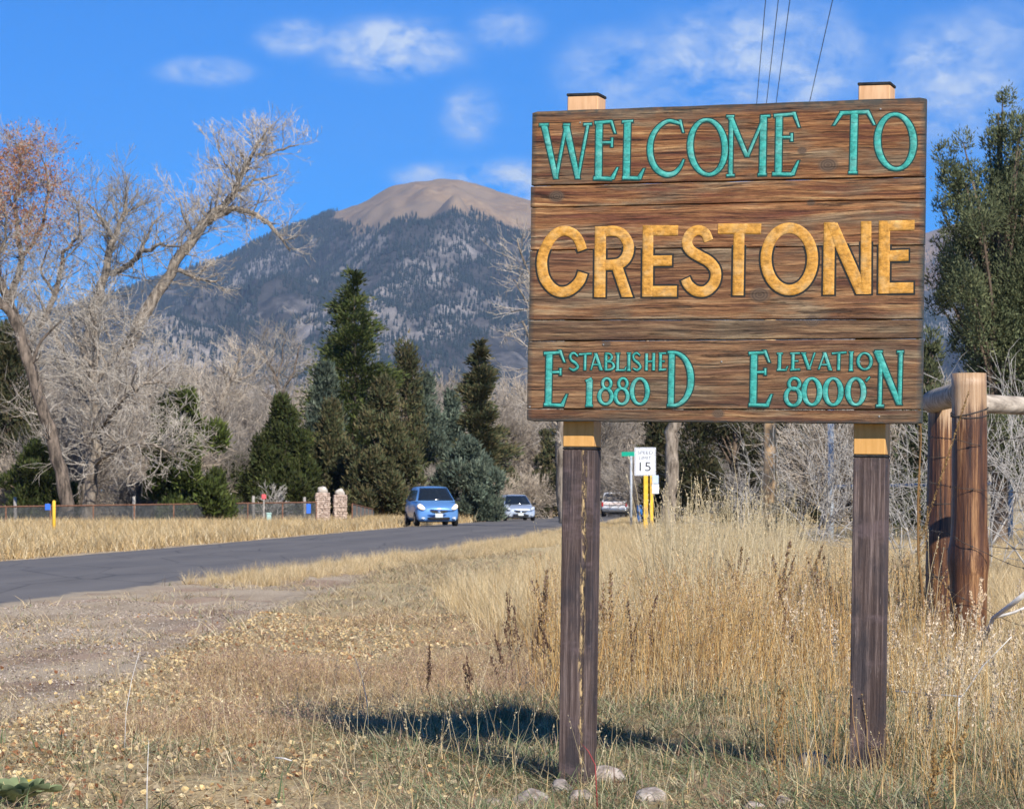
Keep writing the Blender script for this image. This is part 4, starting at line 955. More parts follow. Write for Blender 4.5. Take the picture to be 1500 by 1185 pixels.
band = n.math('SUBTRACT', 1.0, n.math('MULTIPLY', n.math('ABSOLUTE', n.math('SUBTRACT', n.math('SUBTRACT', sx.outputs[0], st_x), n.math('MULTIPLY', n.math('SUBTRACT', n.noise(n.mapping(oc, (0, 0, 4)), 1.0, 3), 0.5), 0.05))), 70.0), clamp=True)
pw = n.math('MULTIPLY', band, n.ramp(n.noise(n.mapping(oc, (55, 55, 14)), 1.0, 6, 0.8), [(0.48, 0.0), (0.53, 1.0)]))
c = n.mix(pw, c, (0.62, 0.43, 0.20))
n.set(b.inputs['Base Color'], c); bump(n, b, n.math('ADD', n.math('ADD', gr, gr2), n.math('MULTIPLY', pw, -0.8)), 0.9, 0.008)
m_posto = mottled('orange_painted_post', (0.52, 0.27, 0.075), (0.64, 0.35, 0.115), 30, 0.55, 0.35, (1, 1, .12), bdist=.003)
m_postp = mottled('peach_painted_post_top', (0.58, 0.32, 0.155), (0.72, 0.44, 0.24), 30, 0.6, 0.35, (1, 1, .12), bdist=.003)
m_black = mottled('black_tar_band', (0.010, 0.010, 0.010), (0.035, 0.034, 0.033), 60, 0.8, 0.4)
def sign_post(pxt, pyt, pxb, pyb, pyo, w, dpt):
    xa = (toL(pxt, pyt, PO)[0] + toL(pxb, 900, PO)[0]) / 2; cx = xa + w / 2
    zt = toL(pxt, pyt, PO)[1]; zo = toL(pxb, pyo, PO)[1]; zj = Z0L[4]
    mb = MB()
    for (z0, z1, m_, ws) in ((-0.35, zo - .006, 0, w), (zo - .006, zo + .006, 1, w + .002), (zo + .006, zj, 2, w), (zj, zt - .010, 3, w)):
        mb.add(box(ws, dpt + (ws - w), z1 - z0, 0.004, (cx, PO + dpt / 2, (z0 + z1) / 2)), m_)
    po = obj('post', mb.mesh('post', [m_postd, m_black, m_posto, m_postp]), sign)
    V, F = box(w + .006, dpt + .006, .012, .002, (cx, PO + dpt / 2, zt - .004)); obj('post_cap', make_mesh('post_cap', V, F, m_black), po)
sign_post(832, 138, 820, 1140, 656.5, .139, .125)
sign_post(1259, 122, 1245, 1080, 668, .135, .125)

# ------------------------------------------------------------------ log fence and barbed wire
m_log, n, b = newmat('varnished_peeled_log', 0.42, spec=0.5); oc = objco(n)
g = n.noise(n.mapping(oc, (24, 24, 0.8)), 1.0, 7, 0.75); g2 = n.noise(n.mapping(oc, (9, 9, 0.8)), 1.0, 3, 0.6); gf = n.noise(n.mapping(oc, (110, 110, 5)), 1.0, 3, 0.7)
low = n.ramp(g, [(0.38, (0.014, 0.006, 0.004)), (0.46, (0.060, 0.022, 0.009)), (0.54, (0.135, 0.056, 0.020)), (0.64, (0.36, 0.19, 0.08))])
pale = n.ramp(g, [(0.25, (0.14, 0.08, 0.045)), (0.5, (0.40, 0.25, 0.135)), (0.75, (0.58, 0.44, 0.30))])
sx = n.add('ShaderNodeSeparateXYZ'); n.l.new(oc, sx.inputs[0])
tf = n.ramp(n.math('MULTIPLY_ADD', n.math('SUBTRACT', g2, 0.5), 1.4, sx.outputs[2]), [(0.0, 0), (1.0, 1)])
hm = n.ramp(n.math('ADD', n.math('MULTIPLY', n.math('SUBTRACT', sx.outputs[2], 1.62), 5.0), n.math('MULTIPLY', n.math('SUBTRACT', g, 0.5), 3.0)), [(0.2, 0.0), (0.8, 1.0)])
c = n.mix(hm, low, pale); ck = n.ramp(n.noise(n.mapping(oc, (34, 34, 0.5)), 1.0, 2, 0.5), [(0.28, 1.0), (0.32, 0.0)])
c = n.mix(n.math('MULTIPLY', ck, 0.7), c, (0.035, 0.018, 0.01))
n.set(b.inputs['Base Color'], c); bump(n, b, n.math('ADD', g, n.math('MULTIPLY', gf, 0.4)), 0.8, 0.012)
m_grey = mottled('grey_weathered_rail', (0.20, 0.165, 0.13), (0.50, 0.43, 0.35), 18, 0.8, 0.6, (0.1, 1, 1), bdist=.008)
m_wire = mottled('rusty_wire', (0.030, 0.026, 0.024), (0.085, 0.070, 0.060), 30, 0.7, 0)
DF = 19.0
fb = GP(1420, DF); fence = thing('log_fence', 'peeled log fence corner with a grey top rail and barbed wire at the right', 'fence', fb)
def log(name, p0, p1, r0, r1, mat, sides=22, seed=0, knobs=(), n_=26, parent=None, endmat=None):
    rg = random.Random(seed); p0 = Vector(p0); p1 = Vector(p1); pts = []; rad = []
    V = []; F = []; ax = (p1 - p0).normalized(); a = ax.cross(Vector((0.2, 1, 0.1))).normalized(); b_ = ax.cross(a)
    ph = [rg.uniform(0, 6.28) for _ in range(6)]
    for i in range(n_ + 1):
        t = i / n_; c_ = p0.lerp(p1, t) + a * 0.006 * math.sin(t * 5 + ph[0]) + b_ * 0.006 * math.sin(t * 4 + ph[1])
        for k in range(sides):
            q_ = 2 * math.pi * k / sides; r = (r0 * (1 - t) + r1 * t) * (1 + .018 * math.sin(3 * q_ + ph[2] + t * 2) + .012 * math.sin(7 * q_ + ph[3]))
            for (kt, kq, kr, ks) in knobs:
                dq = (q_ - kq + math.pi) % (2 * math.pi) - math.pi; r += kr * math.exp(-((t - kt) / ks) ** 2 - (dq / .6) ** 2)
            V.append(tuple(c_ + (a * math.cos(q_) + b_ * math.sin(q_)) * r))
    for i in range(n_):
        for k in range(sides): F.append((i * sides + k, i * sides + (k + 1) % sides, (i + 1) * sides + (k + 1) % sides, (i + 1) * sides + k))
    F.append(tuple(range(sides - 1, -1, -1))); F.append(tuple(n_ * sides + k for k in range(sides)))
    return obj(name, make_mesh(name, V, F, mat, True), parent)
zt = P(0, 547, DF).z - fb.z
log('post', (0, 0, -.3), (-0.004, 0, zt), .130, .120, m_log, seed=1, knobs=((.44, 0.2, .03, .05), (.44, 3.1, .018, .05), (.42, 1.9, .016, .02), (.86, 1.2, .012, .02), (.3, 1.0, .012, .03)), parent=fence)
D2 = 20.6; p2 = P(1377, 928, D2) - fb; p2t = P(1378, 574, D2) - fb
log('post', (p2.x, p2.y, -.3), (p2t.x + .004, p2.y, p2t.z), .105, .100, m_log, seed=2, knobs=((.5, 1.2, .02, .04),), parent=fence)
r0_ = P(1376, 588, D2 - .05) - fb; r1_ = P(1400, 575, DF + .1) - fb
log('rail', tuple(P(1366, 590, D2) - fb), tuple(P(1412, 573, DF + .12) - fb), .085, .085, m_grey, seed=3, n_=6, parent=fence)
log('rail', tuple(P(1430, 593, DF + .02) - fb), tuple(P(1570, 594, DF + .5) - fb), .066, .062, m_grey, seed=4, n_=10, parent=fence)
log('post', (P(1562, 700, DF + .5) - fb).xyz[:2] + (-.3,), tuple((P(1562, 548, DF + .5) - fb)), .125, .115, m_log, seed=6, parent=fence)
def strand(pxs, parent, seed, r=.0024, barb=0.13):
    pts = [P(a, b_, d) - fb for a, b_, d in pxs]; pts = [Vector(q_) for q_ in smooth_pts([tuple(p) for p in pts], 8)]
    rg = random.Random(seed); mb = MB(); mb.add(tube(pts, r, 5)); acc = 0
    for i in range(len(pts) - 1):
        acc += (pts[i + 1] - pts[i]).length
        if acc > barb:
            acc = 0; d = (pts[i + 1] - pts[i]).normalized(); c_ = pts[i]; s = Vector((rg.gauss(0, 1), rg.gauss(0, 1), rg.gauss(0, 1))).normalized(); s = (s - d * s.dot(d)).normalized()
            mb.add(tube([c_ - s * .014, c_ + s * .014], .0016, 3)); s2 = d.cross(s); mb.add(tube([c_ - s2 * .013 + d * .008, c_ + s2 * .013 + d * .008], .0016, 3))
            mb.add(tube([c_ - d * .01, c_ + d * .012], r * 2.0, 5))
    return obj('wire', mb.mesh('wire', m_wire), parent)
fr = DF - .14
for k, px_ in enumerate([[(1360, 640, 20.5), (1392, 643, 19.1), (1405, 645, fr), (1432, 652, fr), (1450, 647, 18.95), (1500, 641, 18.8), (1560, 636, 18.7)],
                         [(1360, 706, 20.5), (1392, 713, 19.1), (1405, 715, fr), (1440, 718, fr), (1500, 722, 18.8), (1560, 728, 18.7)],
                         [(1360, 776, 20.5), (1392, 783, 19.1), (1408, 793, fr), (1440, 808, fr), (1470, 822, 18.8), (1500, 832, 18.7), (1560, 838, 18.6)],
                         [(1366, 840, 20.5), (1385, 858, 19.3), (1402, 872, fr), (1440, 890, fr), (1470, 906, 18.8), (1500, 917, 18.7), (1560, 930, 18.5)],
                         [(1385, 872, 19.8), (1420, 900, fr + .02), (1450, 930, 18.8), (1500, 950, 18.6), (1560, 958, 18.5)],
                         [(1448, 800, 18.9), (1475, 803, 18.9), (1500, 805, 18.8), (1560, 812, 18.8)]]):
    strand(px_, fence, k)
for zz_ in (P(0, 668, 20.6).z, P(0, 736, 20.6).z, P(0, 801, 20.6).z, P(0, 842, 20.6).z):
    V, F = tube([(p2.x + .112 * math.cos(a), p2.y + .112 * math.sin(a), zz_ - fb.z + .01 * math.sin(a)) for a in np.linspace(0, 6.283, 17)], .003, 4); obj('wire_wrap', make_mesh('wire_wrap', V, F, m_wire), fence)
for dz_, k in ((0, 0), (.012, 1)):
    V, F = tube([(.129 * math.cos(a), .129 * math.sin(a), P(0, 606, DF).z - fb.z + dz_ + .035 * math.cos(a - 1.4 + k)) for a in np.linspace(0, 6.283, 21)], .005, 5); obj('wire_wrap', make_mesh('wire_wrap', V, F, m_wire), fence)
m_bleach = mottled('bleached_stick', (0.50, 0.47, 0.43), (0.78, 0.75, 0.70), 12, 0.8, 0.3)
def simple_tubes(name, label, cat, pts_list, rad_list, mat, sides=6, d0=None, pname='stem'):
    base = Vector(pts_list[0][0]); base.z = float(gz(base.x, base.y)); r_ = thing(name, label, cat, base)
    for p, r in zip(pts_list, rad_list):
        V, F = tube([Vector(q_) - base for q_ in p], r, sides); obj(pname, make_mesh(pname, V, F, mat, True), r_)
    return r_
a_ = GP(1440, 17.6, .02)
simple_tubes('fallen_branch', 'bleached grey branch leaning up beside the thick log post', 'branch', [[a_ + Vector((-.05, .1, .03)), P(1455, 905, 17.5), P(1478, 888, 17.3), P(1512, 862, 17.1)], [P(1455, 905, 17.5), P(1485, 897, 17.5), P(1515, 884, 17.4)]], [[.012, .014, .016, .018], [.01, .009, .008]], m_bleach, 8)

# ------------------------------------------------------------------ utility pole with its wires
m_pole = mottled('tan_pole_wood', (0.36, 0.22, 0.11), (0.62, 0.43, 0.24), 6, 0.85, 0.5, (1, 1, .15), c3=(.52, .34, .18))
m_galv = mottled('galvanised_steel', (0.30, 0.33, 0.36), (0.46, 0.49, 0.52), 12, 0.45, 0.1)
pb = GP(1128, 70); pole = thing('utility_pole', 'tan wooden utility pole standing behind the board, carrying four wires', 'utility pole', pb)
zc = CAMZ + 8.5 - pb.z
V, F = lathe([(0, -.5), (.18, -.5), (.17, 1.5), (.12, zc + .5), (0, zc + .52)], 14); obj('pole', make_mesh('pole', V, F, m_pole, True), pole)
V, F = box(2.2, .1, .12, .008, (.05, -.15, zc - .22)); obj('crossarm', make_mesh('crossarm', V, F, m_grey), pole)
wx = [6.15 - pb.x, 6.36 - pb.x, 6.58 - pb.x, 7.30 - pb.x]
for k, x in enumerate(wx):
    V, F = lathe([(0, 0), (.03, 0), (.05, .03), (.03, .06), (.055, .09), (.03, .13), (0, .14)], 10); V = [(a + x, b_ - .15, c_ + zc - .155) for a, b_, c_ in V]
    obj('insulator', make_mesh('insulator', V, F, m_nail, True), pole)
slope = [(6.15 - 4.40) / (70 - 47.4), (6.36 - 4.62) / 22.6, (6.58 - 4.82) / 22.6, (7.30 - 5.56) / 22.6]
for k, x in enumerate(wx):
    pts = []
    for j in range(40):
        y = -.15 - j * 3.0; pts.append((x + slope[k] * y, y, zc - .02))
    V, F = tube(pts, .0075, 4); obj('power_line', make_mesh('power_line', V, F, m_wire), pole)

# galvanised gate rail behind the shrub
gb = GP(1217, 66); gt = thing('pipe_fence', 'galvanised pipe post and rail behind the bleached shrub', 'fence', gb)
V, F = lathe([(0, -.2), (.075, -.2), (.075, P(0, 600, 66).z - gb.z), (0, P(0, 600, 66).z - gb.z)], 12); obj('pipe_post', make_mesh('pipe_post', V, F, m_galv, True), gt)
V, F = tube([(0, 0, P(0, 713, 66).z - gb.z), (4.4, .3, P(0, 708, 66).z - gb.z)], .045, 8); obj('pipe_rail', make_mesh('pipe_rail', V, F, m_galv, True), gt)
V, F = lathe([(0, -.2), (.06, -.2), (.06, P(0, 700, 66).z - gb.z), (0, P(0, 700, 66).z - gb.z)], 12); V = [(a + 4.4, b_ + .3, c_) for a, b_, c_ in V]; obj('pipe_post', make_mesh('pipe_post', V, F, m_galv, True), gt)

# ------------------------------------------------------------------ road signs
m_white = mottled('white_sign_sheeting', (0.70, 0.72, 0.76), (0.78, 0.80, 0.84), 6, 0.5, 0)
m_blk, _n, _b = newmat('black_sign_ink', 0.6, (0.02, 0.02, 0.022))
m_yel = mottled('yellow_post_paint', (0.78, 0.42, 0.03), (0.86, 0.53, 0.06), 8, 0.55, 0.1)
m_grn, _n, _b = newmat('green_sign_sheeting', 0.45, (0.0, 0.30, 0.19))
def text_mesh(txt, h, width, mat, extr=.002):
    cu = bpy.data.curves.new('t', 'FONT'); cu.body = txt; cu.align_x = 'CENTER'; cu.align_y = 'CENTER'; cu.size = 1; cu.offset = 0.0; cu.extrude = 0
    o = bpy.data.objects.new('t', cu); C.objects.link(o); bpy.context.view_layer.update()
    me = bpy.data.meshes.new_from_object(o.evaluated_get(bpy.context.evaluated_depsgraph_get())); bpy.data.objects.remove(o)
    V = np.array([v.co[:] for v in me.vertices]); lo = V.min(0); hi = V.max(0); c_ = (lo + hi) / 2
    sx_ = width / (hi[0] - lo[0]); sz_ = h / (hi[1] - lo[1])
    V2 = [((v[0] - c_[0]) * sx_, 0, (v[1] - c_[1]) * sz_) for v in V]; F = [tuple(p.vertices) for p in me.polygons]
    bpy.data.meshes.remove(me); return make_mesh('lettering', V2, F, mat)
ds = 81; sb = GP(946, ds); spd = thing('speed_limit_sign', 'white speed limit 15 sign on a yellow post', 'traffic sign', sb, R(-2))
zc_ = P(0, 676, ds).z - sb.z; w_, h_ = 31 / FPX * ds, 41 / FPX * ds
V, F = box(w_, .004, h_, 0, (-.02, -.05, zc_)); pan = obj('sign_panel', make_mesh('sign_panel', V, F, m_white), spd)
for (tx, hh, ww, dz_) in (('SPEED', 5.0, 22, 13), ('LIMIT', 5.0, 18, 5.2), ('15', 13.0, 16.5, -7.5)):
    o = obj('lettering', text_mesh(tx, hh / FPX * ds, ww / FPX * ds, m_blk), pan); o.location = (-.02, -.056, zc_ + dz_ / FPX * ds)
mb = MB(); e = .012
for (bx, bz, bw, bh) in ((0, h_ / 2 - .025, w_ - .05, e), (0, -h_ / 2 + .025, w_ - .05, e), (-w_ / 2 + .025, 0, e, h_ - .065), (w_ / 2 - .025, 0, e, h_ - .065)):
    mb.add(box(bw, .002, bh, 0, (bx - .02, -.0535, zc_ + bz)))
obj('sign_border', mb.mesh('sign_border', m_blk), pan)
V, F = box(.13, .07, zc_ + h_ * .45 + .3, .01, (0, -.01, (zc_ + h_ * .45 - .3) / 2)); obj('post', make_mesh('post', V, F, m_yel), spd)
d2 = 98; b2 = GP(954.5, d2); s2 = thing('road_sign', 'pale sign seen edge on, on a second yellow post behind the speed sign', 'traffic sign', b2, R(0))
V, F = box(.12, .09, P(0, 672, d2).z - b2.z + .3, .01, (0, 0, (P(0, 672, d2).z - b2.z - .3) / 2)); obj('post', make_mesh('post', V, F, m_yel), s2)
for (y0, y1, pw_) in ((696, 708, 9), (709, 723, 10)):
    V, F = box(pw_ / FPX * d2, .006, (y1 - y0) / FPX * d2, 0, (5.5 / FPX * d2, -.06, P(0, (y0 + y1) / 2, d2).z - b2.z)); obj('sign_panel', make_mesh('sign_panel', V, F, mottled('pale_blue_sheeting', (0.42, 0.52, 0.66), (0.52, 0.62, 0.74), 5, .5, 0) if y0 == 696 else m_white), s2)
d3 = 100; b3 = GP(924.5, d3); s3 = thing('street_name_sign', 'green street name blade on a thin grey pole', 'street sign', b3)
V, F = lathe([(0, -.2), (.045, -.2), (.045, P(0, 668, d3).z - b3.z), (0, P(0, 668, d3).z - b3.z)], 8); obj('pole', make_mesh('pole', V, F, m_galv, True), s3)
V, F = box(22 / FPX * d3, .01, 6.5 / FPX * d3, 0, (-3 / FPX * d3, -.01, P(0, 665, d3).z - b3.z)); obj('sign_blade', make_mesh('sign_blade', V, F, m_grn), s3)
m_blue, _n, _b = newmat('blue_plastic', 0.4, (0.04, 0.16, 0.42))
d4 = 125; b4 = GP(937, d4); s4 = thing('blue_barrel', 'blue drum at the roadside left of the yellow sign posts', 'barrel', b4)
zt_ = P(0, 741, d4).z - b4.z; r4 = 4.2 / FPX * d4
V, F = lathe([(0, 0), (r4 * .95, 0), (r4, .03), (r4 * .97, zt_ * .3), (r4 * 1.03, zt_ * .33), (r4 * .97, zt_ * .36), (r4 * .97, zt_ * .64), (r4 * 1.03, zt_ * .67), (r4 * .97, zt_ * .7), (r4, zt_ - .03), (r4 * .9, zt_), (0, zt_ - .02)], 18); obj('drum', make_mesh('drum', V, F, m_blue, True), s4)
V, F = lathe([(r4 * .97, zt_ - .01), (r4 * 1.05, zt_ + .0), (r4 * 1.05, zt_ + .03), (r4 * .9, zt_ + .035), (0, zt_ + .03)], 18); obj('lid', make_mesh('lid', V, F, m_blue, True), s4)

# ------------------------------------------------------------------ far roadside: wire fence, pillars, marker posts
m_rust = mottled('rusty_pipe', (0.13, 0.060, 0.035), (0.25, 0.13, 0.08), 10, 0.8, 0.2)
m_oldw = mottled('old_grey_post', (0.20, 0.18, 0.16), (0.42, 0.39, 0.35), 10, 0.9, 0.3)
m_mesh = mottled('dull_mesh_wire', (0.07, 0.075, 0.075), (0.14, 0.145, 0.145), 5, 0.6, 0)
def wire_fence(pA, dA, pB, dB, ytA, ytB, step, label):
    A = GP(pA, dA); B = GP(pB, dB); A0 = A.copy(); zA = P(0, ytA, dA).z; zB = P(0, ytB, dB).z
    r_ = thing('wire_fence', label, 'fence', A); L = (B - A).length; u_ = (B - A) / L; nn = max(1, int(L / step))
    gzl = lambda t: float(gz(A0.x + (B.x - A0.x) * t, A0.y + (B.y - A0.y) * t)) - A0.z
    top = lambda t: zA * (1 - t) + zB * t - A0.z
    at = lambda t, z: ((B.x - A.x) * t, (B.y - A.y) * t, z)
    for k in range(nn + 1):
        t = k / nn; V, F = tube([at(t, gzl(t) - .2), at(t, top(t) - .01)], .034, 6); obj('fence_post', make_mesh('fence_post', V, F, m_rust), r_)
    V, F = tube([at(k / nn, top(k / nn)) for k in range(nn + 1)], .03, 6); obj('top_rail', make_mesh('top_rail', V, F, m_rust), r_)
    ch = []; nv = int(L / .055)
    for k in range(nv):
        t = (k + .5) / nv; ch.append(([at(t, gzl(t)), at(t, top(t) - .02)], [.0085, .0085]))
    for j in range(16):
        for k in range(nn):
            t0, t1 = k / nn, (k + 1) / nn; f = j / 16; ch.append(([at(t0, gzl(t0) * (1 - f) + top(t0) * f + .02), at(t1, gzl(t1) * (1 - f) + top(t1) * f + .02)], [.0085, .0085]))
    V, F = chains_mesh(ch, lambda q_: 3); o = obj('wire_mesh', make_mesh('wire_mesh', V, F, m_mesh), r_); o['kind'] = 'stuff'
    return r_
wire_fence(-60, 98, 463, 118, 743, 735.5, 2.4, 'rusty framed wire mesh fence running left from the stone pillars')
wire_fence(516, 120, 572, 150, 738, 752, 2.6, 'wire mesh fence sloping away right of the stone pillars')
m_stone = mottled('reddish_stacked_stone', (0.26, 0.19, 0.15), (0.66, 0.54, 0.45), 7, 0.9, 0.5, c3=(.46, .35, .28))
m_cap = mottled('pale_boulder', (0.42, 0.37, 0.31), (0.62, 0.57, 0.50), 6, 0.9, 0.4)
def rock_mesh(name, rx, ry, rz_, seed, mat, sub=2, rough=.16):
    r = random.Random(seed); import bmesh
    bm = bmesh.new(); bmesh.ops.create_icosphere(bm, subdivisions=sub, radius=1)
    dirs = [(Vector((r.gauss(0, 1), r.gauss(0, 1), r.gauss(0, 1))).normalized(), r.uniform(.62, .95)) for _ in range(9)]
    for v in bm.verts:
        c_ = v.co.copy()
        for d, h in dirs:
            e = c_.dot(d) - h
            if e > 0: c_ -= d * e * .85
        c_ *= 1 + r.gauss(0, rough * .16); v.co = Vector((c_.x * rx, c_.y * ry, c_.z * rz_))
    me = bpy.data.meshes.new(name); bm.to_mesh(me); bm.free(); me.materials.append(mat)
    me.polygons.foreach_set('use_smooth', [True] * len(me.polygons)); return me
def pillar(label, px, d, wpx, ytop, capw, seed):
    b_ = GP(px, d); r_ = thing('stone_pillar', label, 'pillar', b_, R(8)); w = wpx / FPX * d; H = P(0, ytop, d).z - b_.z; rg = random.Random(seed)
    V, F = box(w * .86, w * .86, H + .15, .01, (0, 0, (H - .15) / 2)); obj('core', make_mesh('core', V, F, m_oldw), r_)
    mb = MB(); z = -.05
    while z < H - .02:
        h = rg.uniform(.05, .11); h = min(h, H - z)
        for side in range(4):
            x = -w / 2
            while x < w / 2 - .04:
                l = min(rg.uniform(.10, .30), w / 2 - x + .02)
                V, F = box(l - .012, .10, h - .012, .012, (x + l / 2 - rg.uniform(0, .01), -w / 2 + .03 - rg.uniform(0, .03), z + h / 2))
                mb.add((V, F), 0, Matrix.Rotation(side * math.pi / 2, 4, 'Z') @ Matrix.Rotation(rg.uniform(-.03, .03), 4, 'Z')); x += l
        z += h
    o = obj('stones', mb.mesh('stones', m_stone), r_); o['kind'] = 'stuff'
    cw = capw / FPX * d / 2; o = obj('boulder_cap', rock_mesh('boulder_cap', cw, cw, cw * .82, seed, m_cap, 3), r_); o.location = (0, 0, H + cw * .7)
    V, F = box(w * 1.06, w * 1.06, .07, .015, (0, 0, H + .03)); obj('cap_slab', make_mesh('cap_slab', V, F, m_stone), r_)
pillar('left stone pillar with a wide boulder on top, standing partly behind the fence', 472.5, 119.5, 19, 724, 17, 5)
pillar('right stone pillar with a round boulder on top, standing free of the fence', 498, 122, 17.5, 727, 15.5, 6)
dy = 87; yb = GP(79, dy); ym = thing('marker_post', 'thin yellow marker post in the straw grass in front of the fence', 'post', yb)
V, F = lathe([(0, -.2), (.055, -.2), (.055, P(0, 735, dy).z - yb.z), (.03, P(0, 733, dy).z - yb.z), (0, P(0, 732.6, dy).z - yb.z)], 10); obj('post', make_mesh('post', V, F, m_yel, True), ym)
m_mint, _n, _b = newmat('mint_plastic', 0.55, (0.36, 0.52, 0.46))
ub = GP(394, 106); um = thing('utility_pedestal', 'pale mint green utility pedestal in the verge grass', 'utility box', ub)
hh = P(0, 752, 106).z - ub.z; V, F = box(.17, .17, hh + .1, .02, (0, 0, (hh - .1) / 2)); obj('body', make_mesh('body', V, F, m_mint), um)
V, F = box(.20, .20, .06, .015, (0, 0, hh)); obj('cover', make_mesh('cover', V, F, m_mint), um)
m_red, _n, _b = newmat('faded_red_cloth', 0.7, (0.62, 0.11, 0.12)); m_blue2, _n, _b = newmat('bright_blue_plastic', 0.45, (0.04, 0.15, 0.62))
rb = GP(386.5, 112); rm = thing('flagged_stake', 'wooden stake with a small faded red tag by the fence', 'stake', rb)
hh = P(0, 731, 112).z - rb.z; V, F = box(.07, .06, hh + .2, .01, (0, 0, (hh - .2) / 2)); obj('stake', make_mesh('stake', V, F, m_oldw), rm)
V, F = box(.19, .05, .21, .03, (0, -.02, hh + .10)); obj('tag', make_mesh('tag', V, F, m_red), rm)
for lb, px_, d_, y0, y1, w in (('small bright blue notice hung on the fence left of the yellow marker', 70, 98.5, 738, 747, 8), ('bright blue object hung on the fence left of the stone pillars', 452, 115.5, 738, 752, 6.5)):
    b_ = P(px_, y1, d_); r_ = thing('blue_notice', lb, 'notice', b_); V, F = box(w / FPX * d_, .03, (y1 - y0) / FPX * d_, .006, (0, 0, (y1 - y0) / FPX * d_ / 2)); obj('panel', make_mesh('panel', V, F, m_blue2), r_)
    V, F = box(.03, .03, .10, 0, (0, .03, (y1 - y0) / FPX * d_ - .02)); obj('hook', make_mesh('hook', V, F, m_nail), r_)
for k, (px_, d_, yt) in enumerate(((22, 108, 728), (196, 110, 727), (337, 116, 722), (371, 119, 726), (446, 122, 728))):
    b_ = GP(px_, d_); hh = P(0, yt, d_).z - b_.z
    lbl = ['grey wooden post behind the wire fence at the far left', 'grey wooden post below the bright green juniper, behind the fence', 'tallest grey wooden post, pale topped, behind the fence', 'grey wooden post just left of the red tag stake', 'grey wooden post right beside the blue object near the pillars'][k]
    V, F = tube([(0, 0, -.2), (.01, 0, hh * .5), (0, 0, hh)], [.075, .07, .065], 8); o = obj('wooden_post', make_mesh('wooden_post', V, F, m_oldw, True), None, b_); props(o, lbl, 'post', 'grey posts behind the wire fence')
# ------------------------------------------------------------------ cars
def car_paint(name, col, rough=0.28, metal=0.35):
    m, n, b = newmat(name, rough, col, metal, 0.5); b.inputs['Coat Weight'].default_value = 0.6; b.inputs['Coat Roughness'].default_value = 0.08
    f = n.noise(objco(n), 3, 3); n.set(b.inputs['Roughness'], n.ramp(f, [(.3, rough), (.7, rough + .12)])); return m
m_glass, _n, _b = newmat('dark_car_glass', 0.06, (0.012, 0.016, 0.020), 0, 0.8)
m_tyre, _n, _b = newmat('tyre_rubber', 0.85, (0.018, 0.018, 0.018))
m_rim, _n, _b = newmat('wheel_alloy', 0.35, (0.45, 0.45, 0.46), 0.8)
m_dark, _n, _b = newmat('black_trim', 0.6, (0.015, 0.015, 0.016))
m_plate, _n, _b = newmat('pale_plate', 0.5, (0.55, 0.60, 0.60))
m_tail, _n, _b = newmat('red_lens', 0.25, (0.35, 0.02, 0.02))
m_chrome, _n, _b = newmat('chrome', 0.2, (0.6, 0.62, 0.64), 0.9)
m_lamp, n, b = newmat('lit_headlight', 0.15, (0.75, 0.70, 0.60)); b.inputs['Emission Color'].default_value = (1.0, 0.70, 0.38, 1); b.inputs['Emission Strength'].default_value = 0.75
m_lamp2, _n, _b = newmat('clear_headlight', 0.12, (0.62, 0.66, 0.68), 0.3)
def loft_body(st, curve_f, curve_r, L):
    """stations (y, zb, zt, half width); rounded section; front and rear are curved in plan"""
    V = []; F = []; m_ = None
    for (y, zb, zt, hw) in st:
        zm = (zb + zt) / 2; h = zt - zb
        half = [(0, zb), (.55, zb), (.86, zb + .02 * h), (.965, zb + .16 * h), (1.0, zb + .42 * h), (.992, zb + .66 * h), (.955, zb + .85 * h), (.86, zt - .02), (.55, zt + .012), (0, zt + .028)]
        sec = [(u_ * hw, z) for u_, z in half] + [(-u_ * hw, z) for u_, z in half[-2:0:-1]]; m_ = len(sec)
        for x, z in sec:
            k = (abs(x) / max(hw, .01)) ** 2.4; yy = y + curve_f * k * max(0, 1 - y / 0.9) - curve_r * k * max(0, 1 - (L - y) / 0.7)
            V.append((x, yy, z))
    for i in range(len(st) - 1):
        for j in range(m_): F.append((i * m_ + j, i * m_ + (j + 1) % m_, (i + 1) * m_ + (j + 1) % m_, (i + 1) * m_ + j))
    F.append(tuple(range(m_ - 1, -1, -1))); F.append(tuple((len(st) - 1) * m_ + j for j in range(m_)))
    return V, F
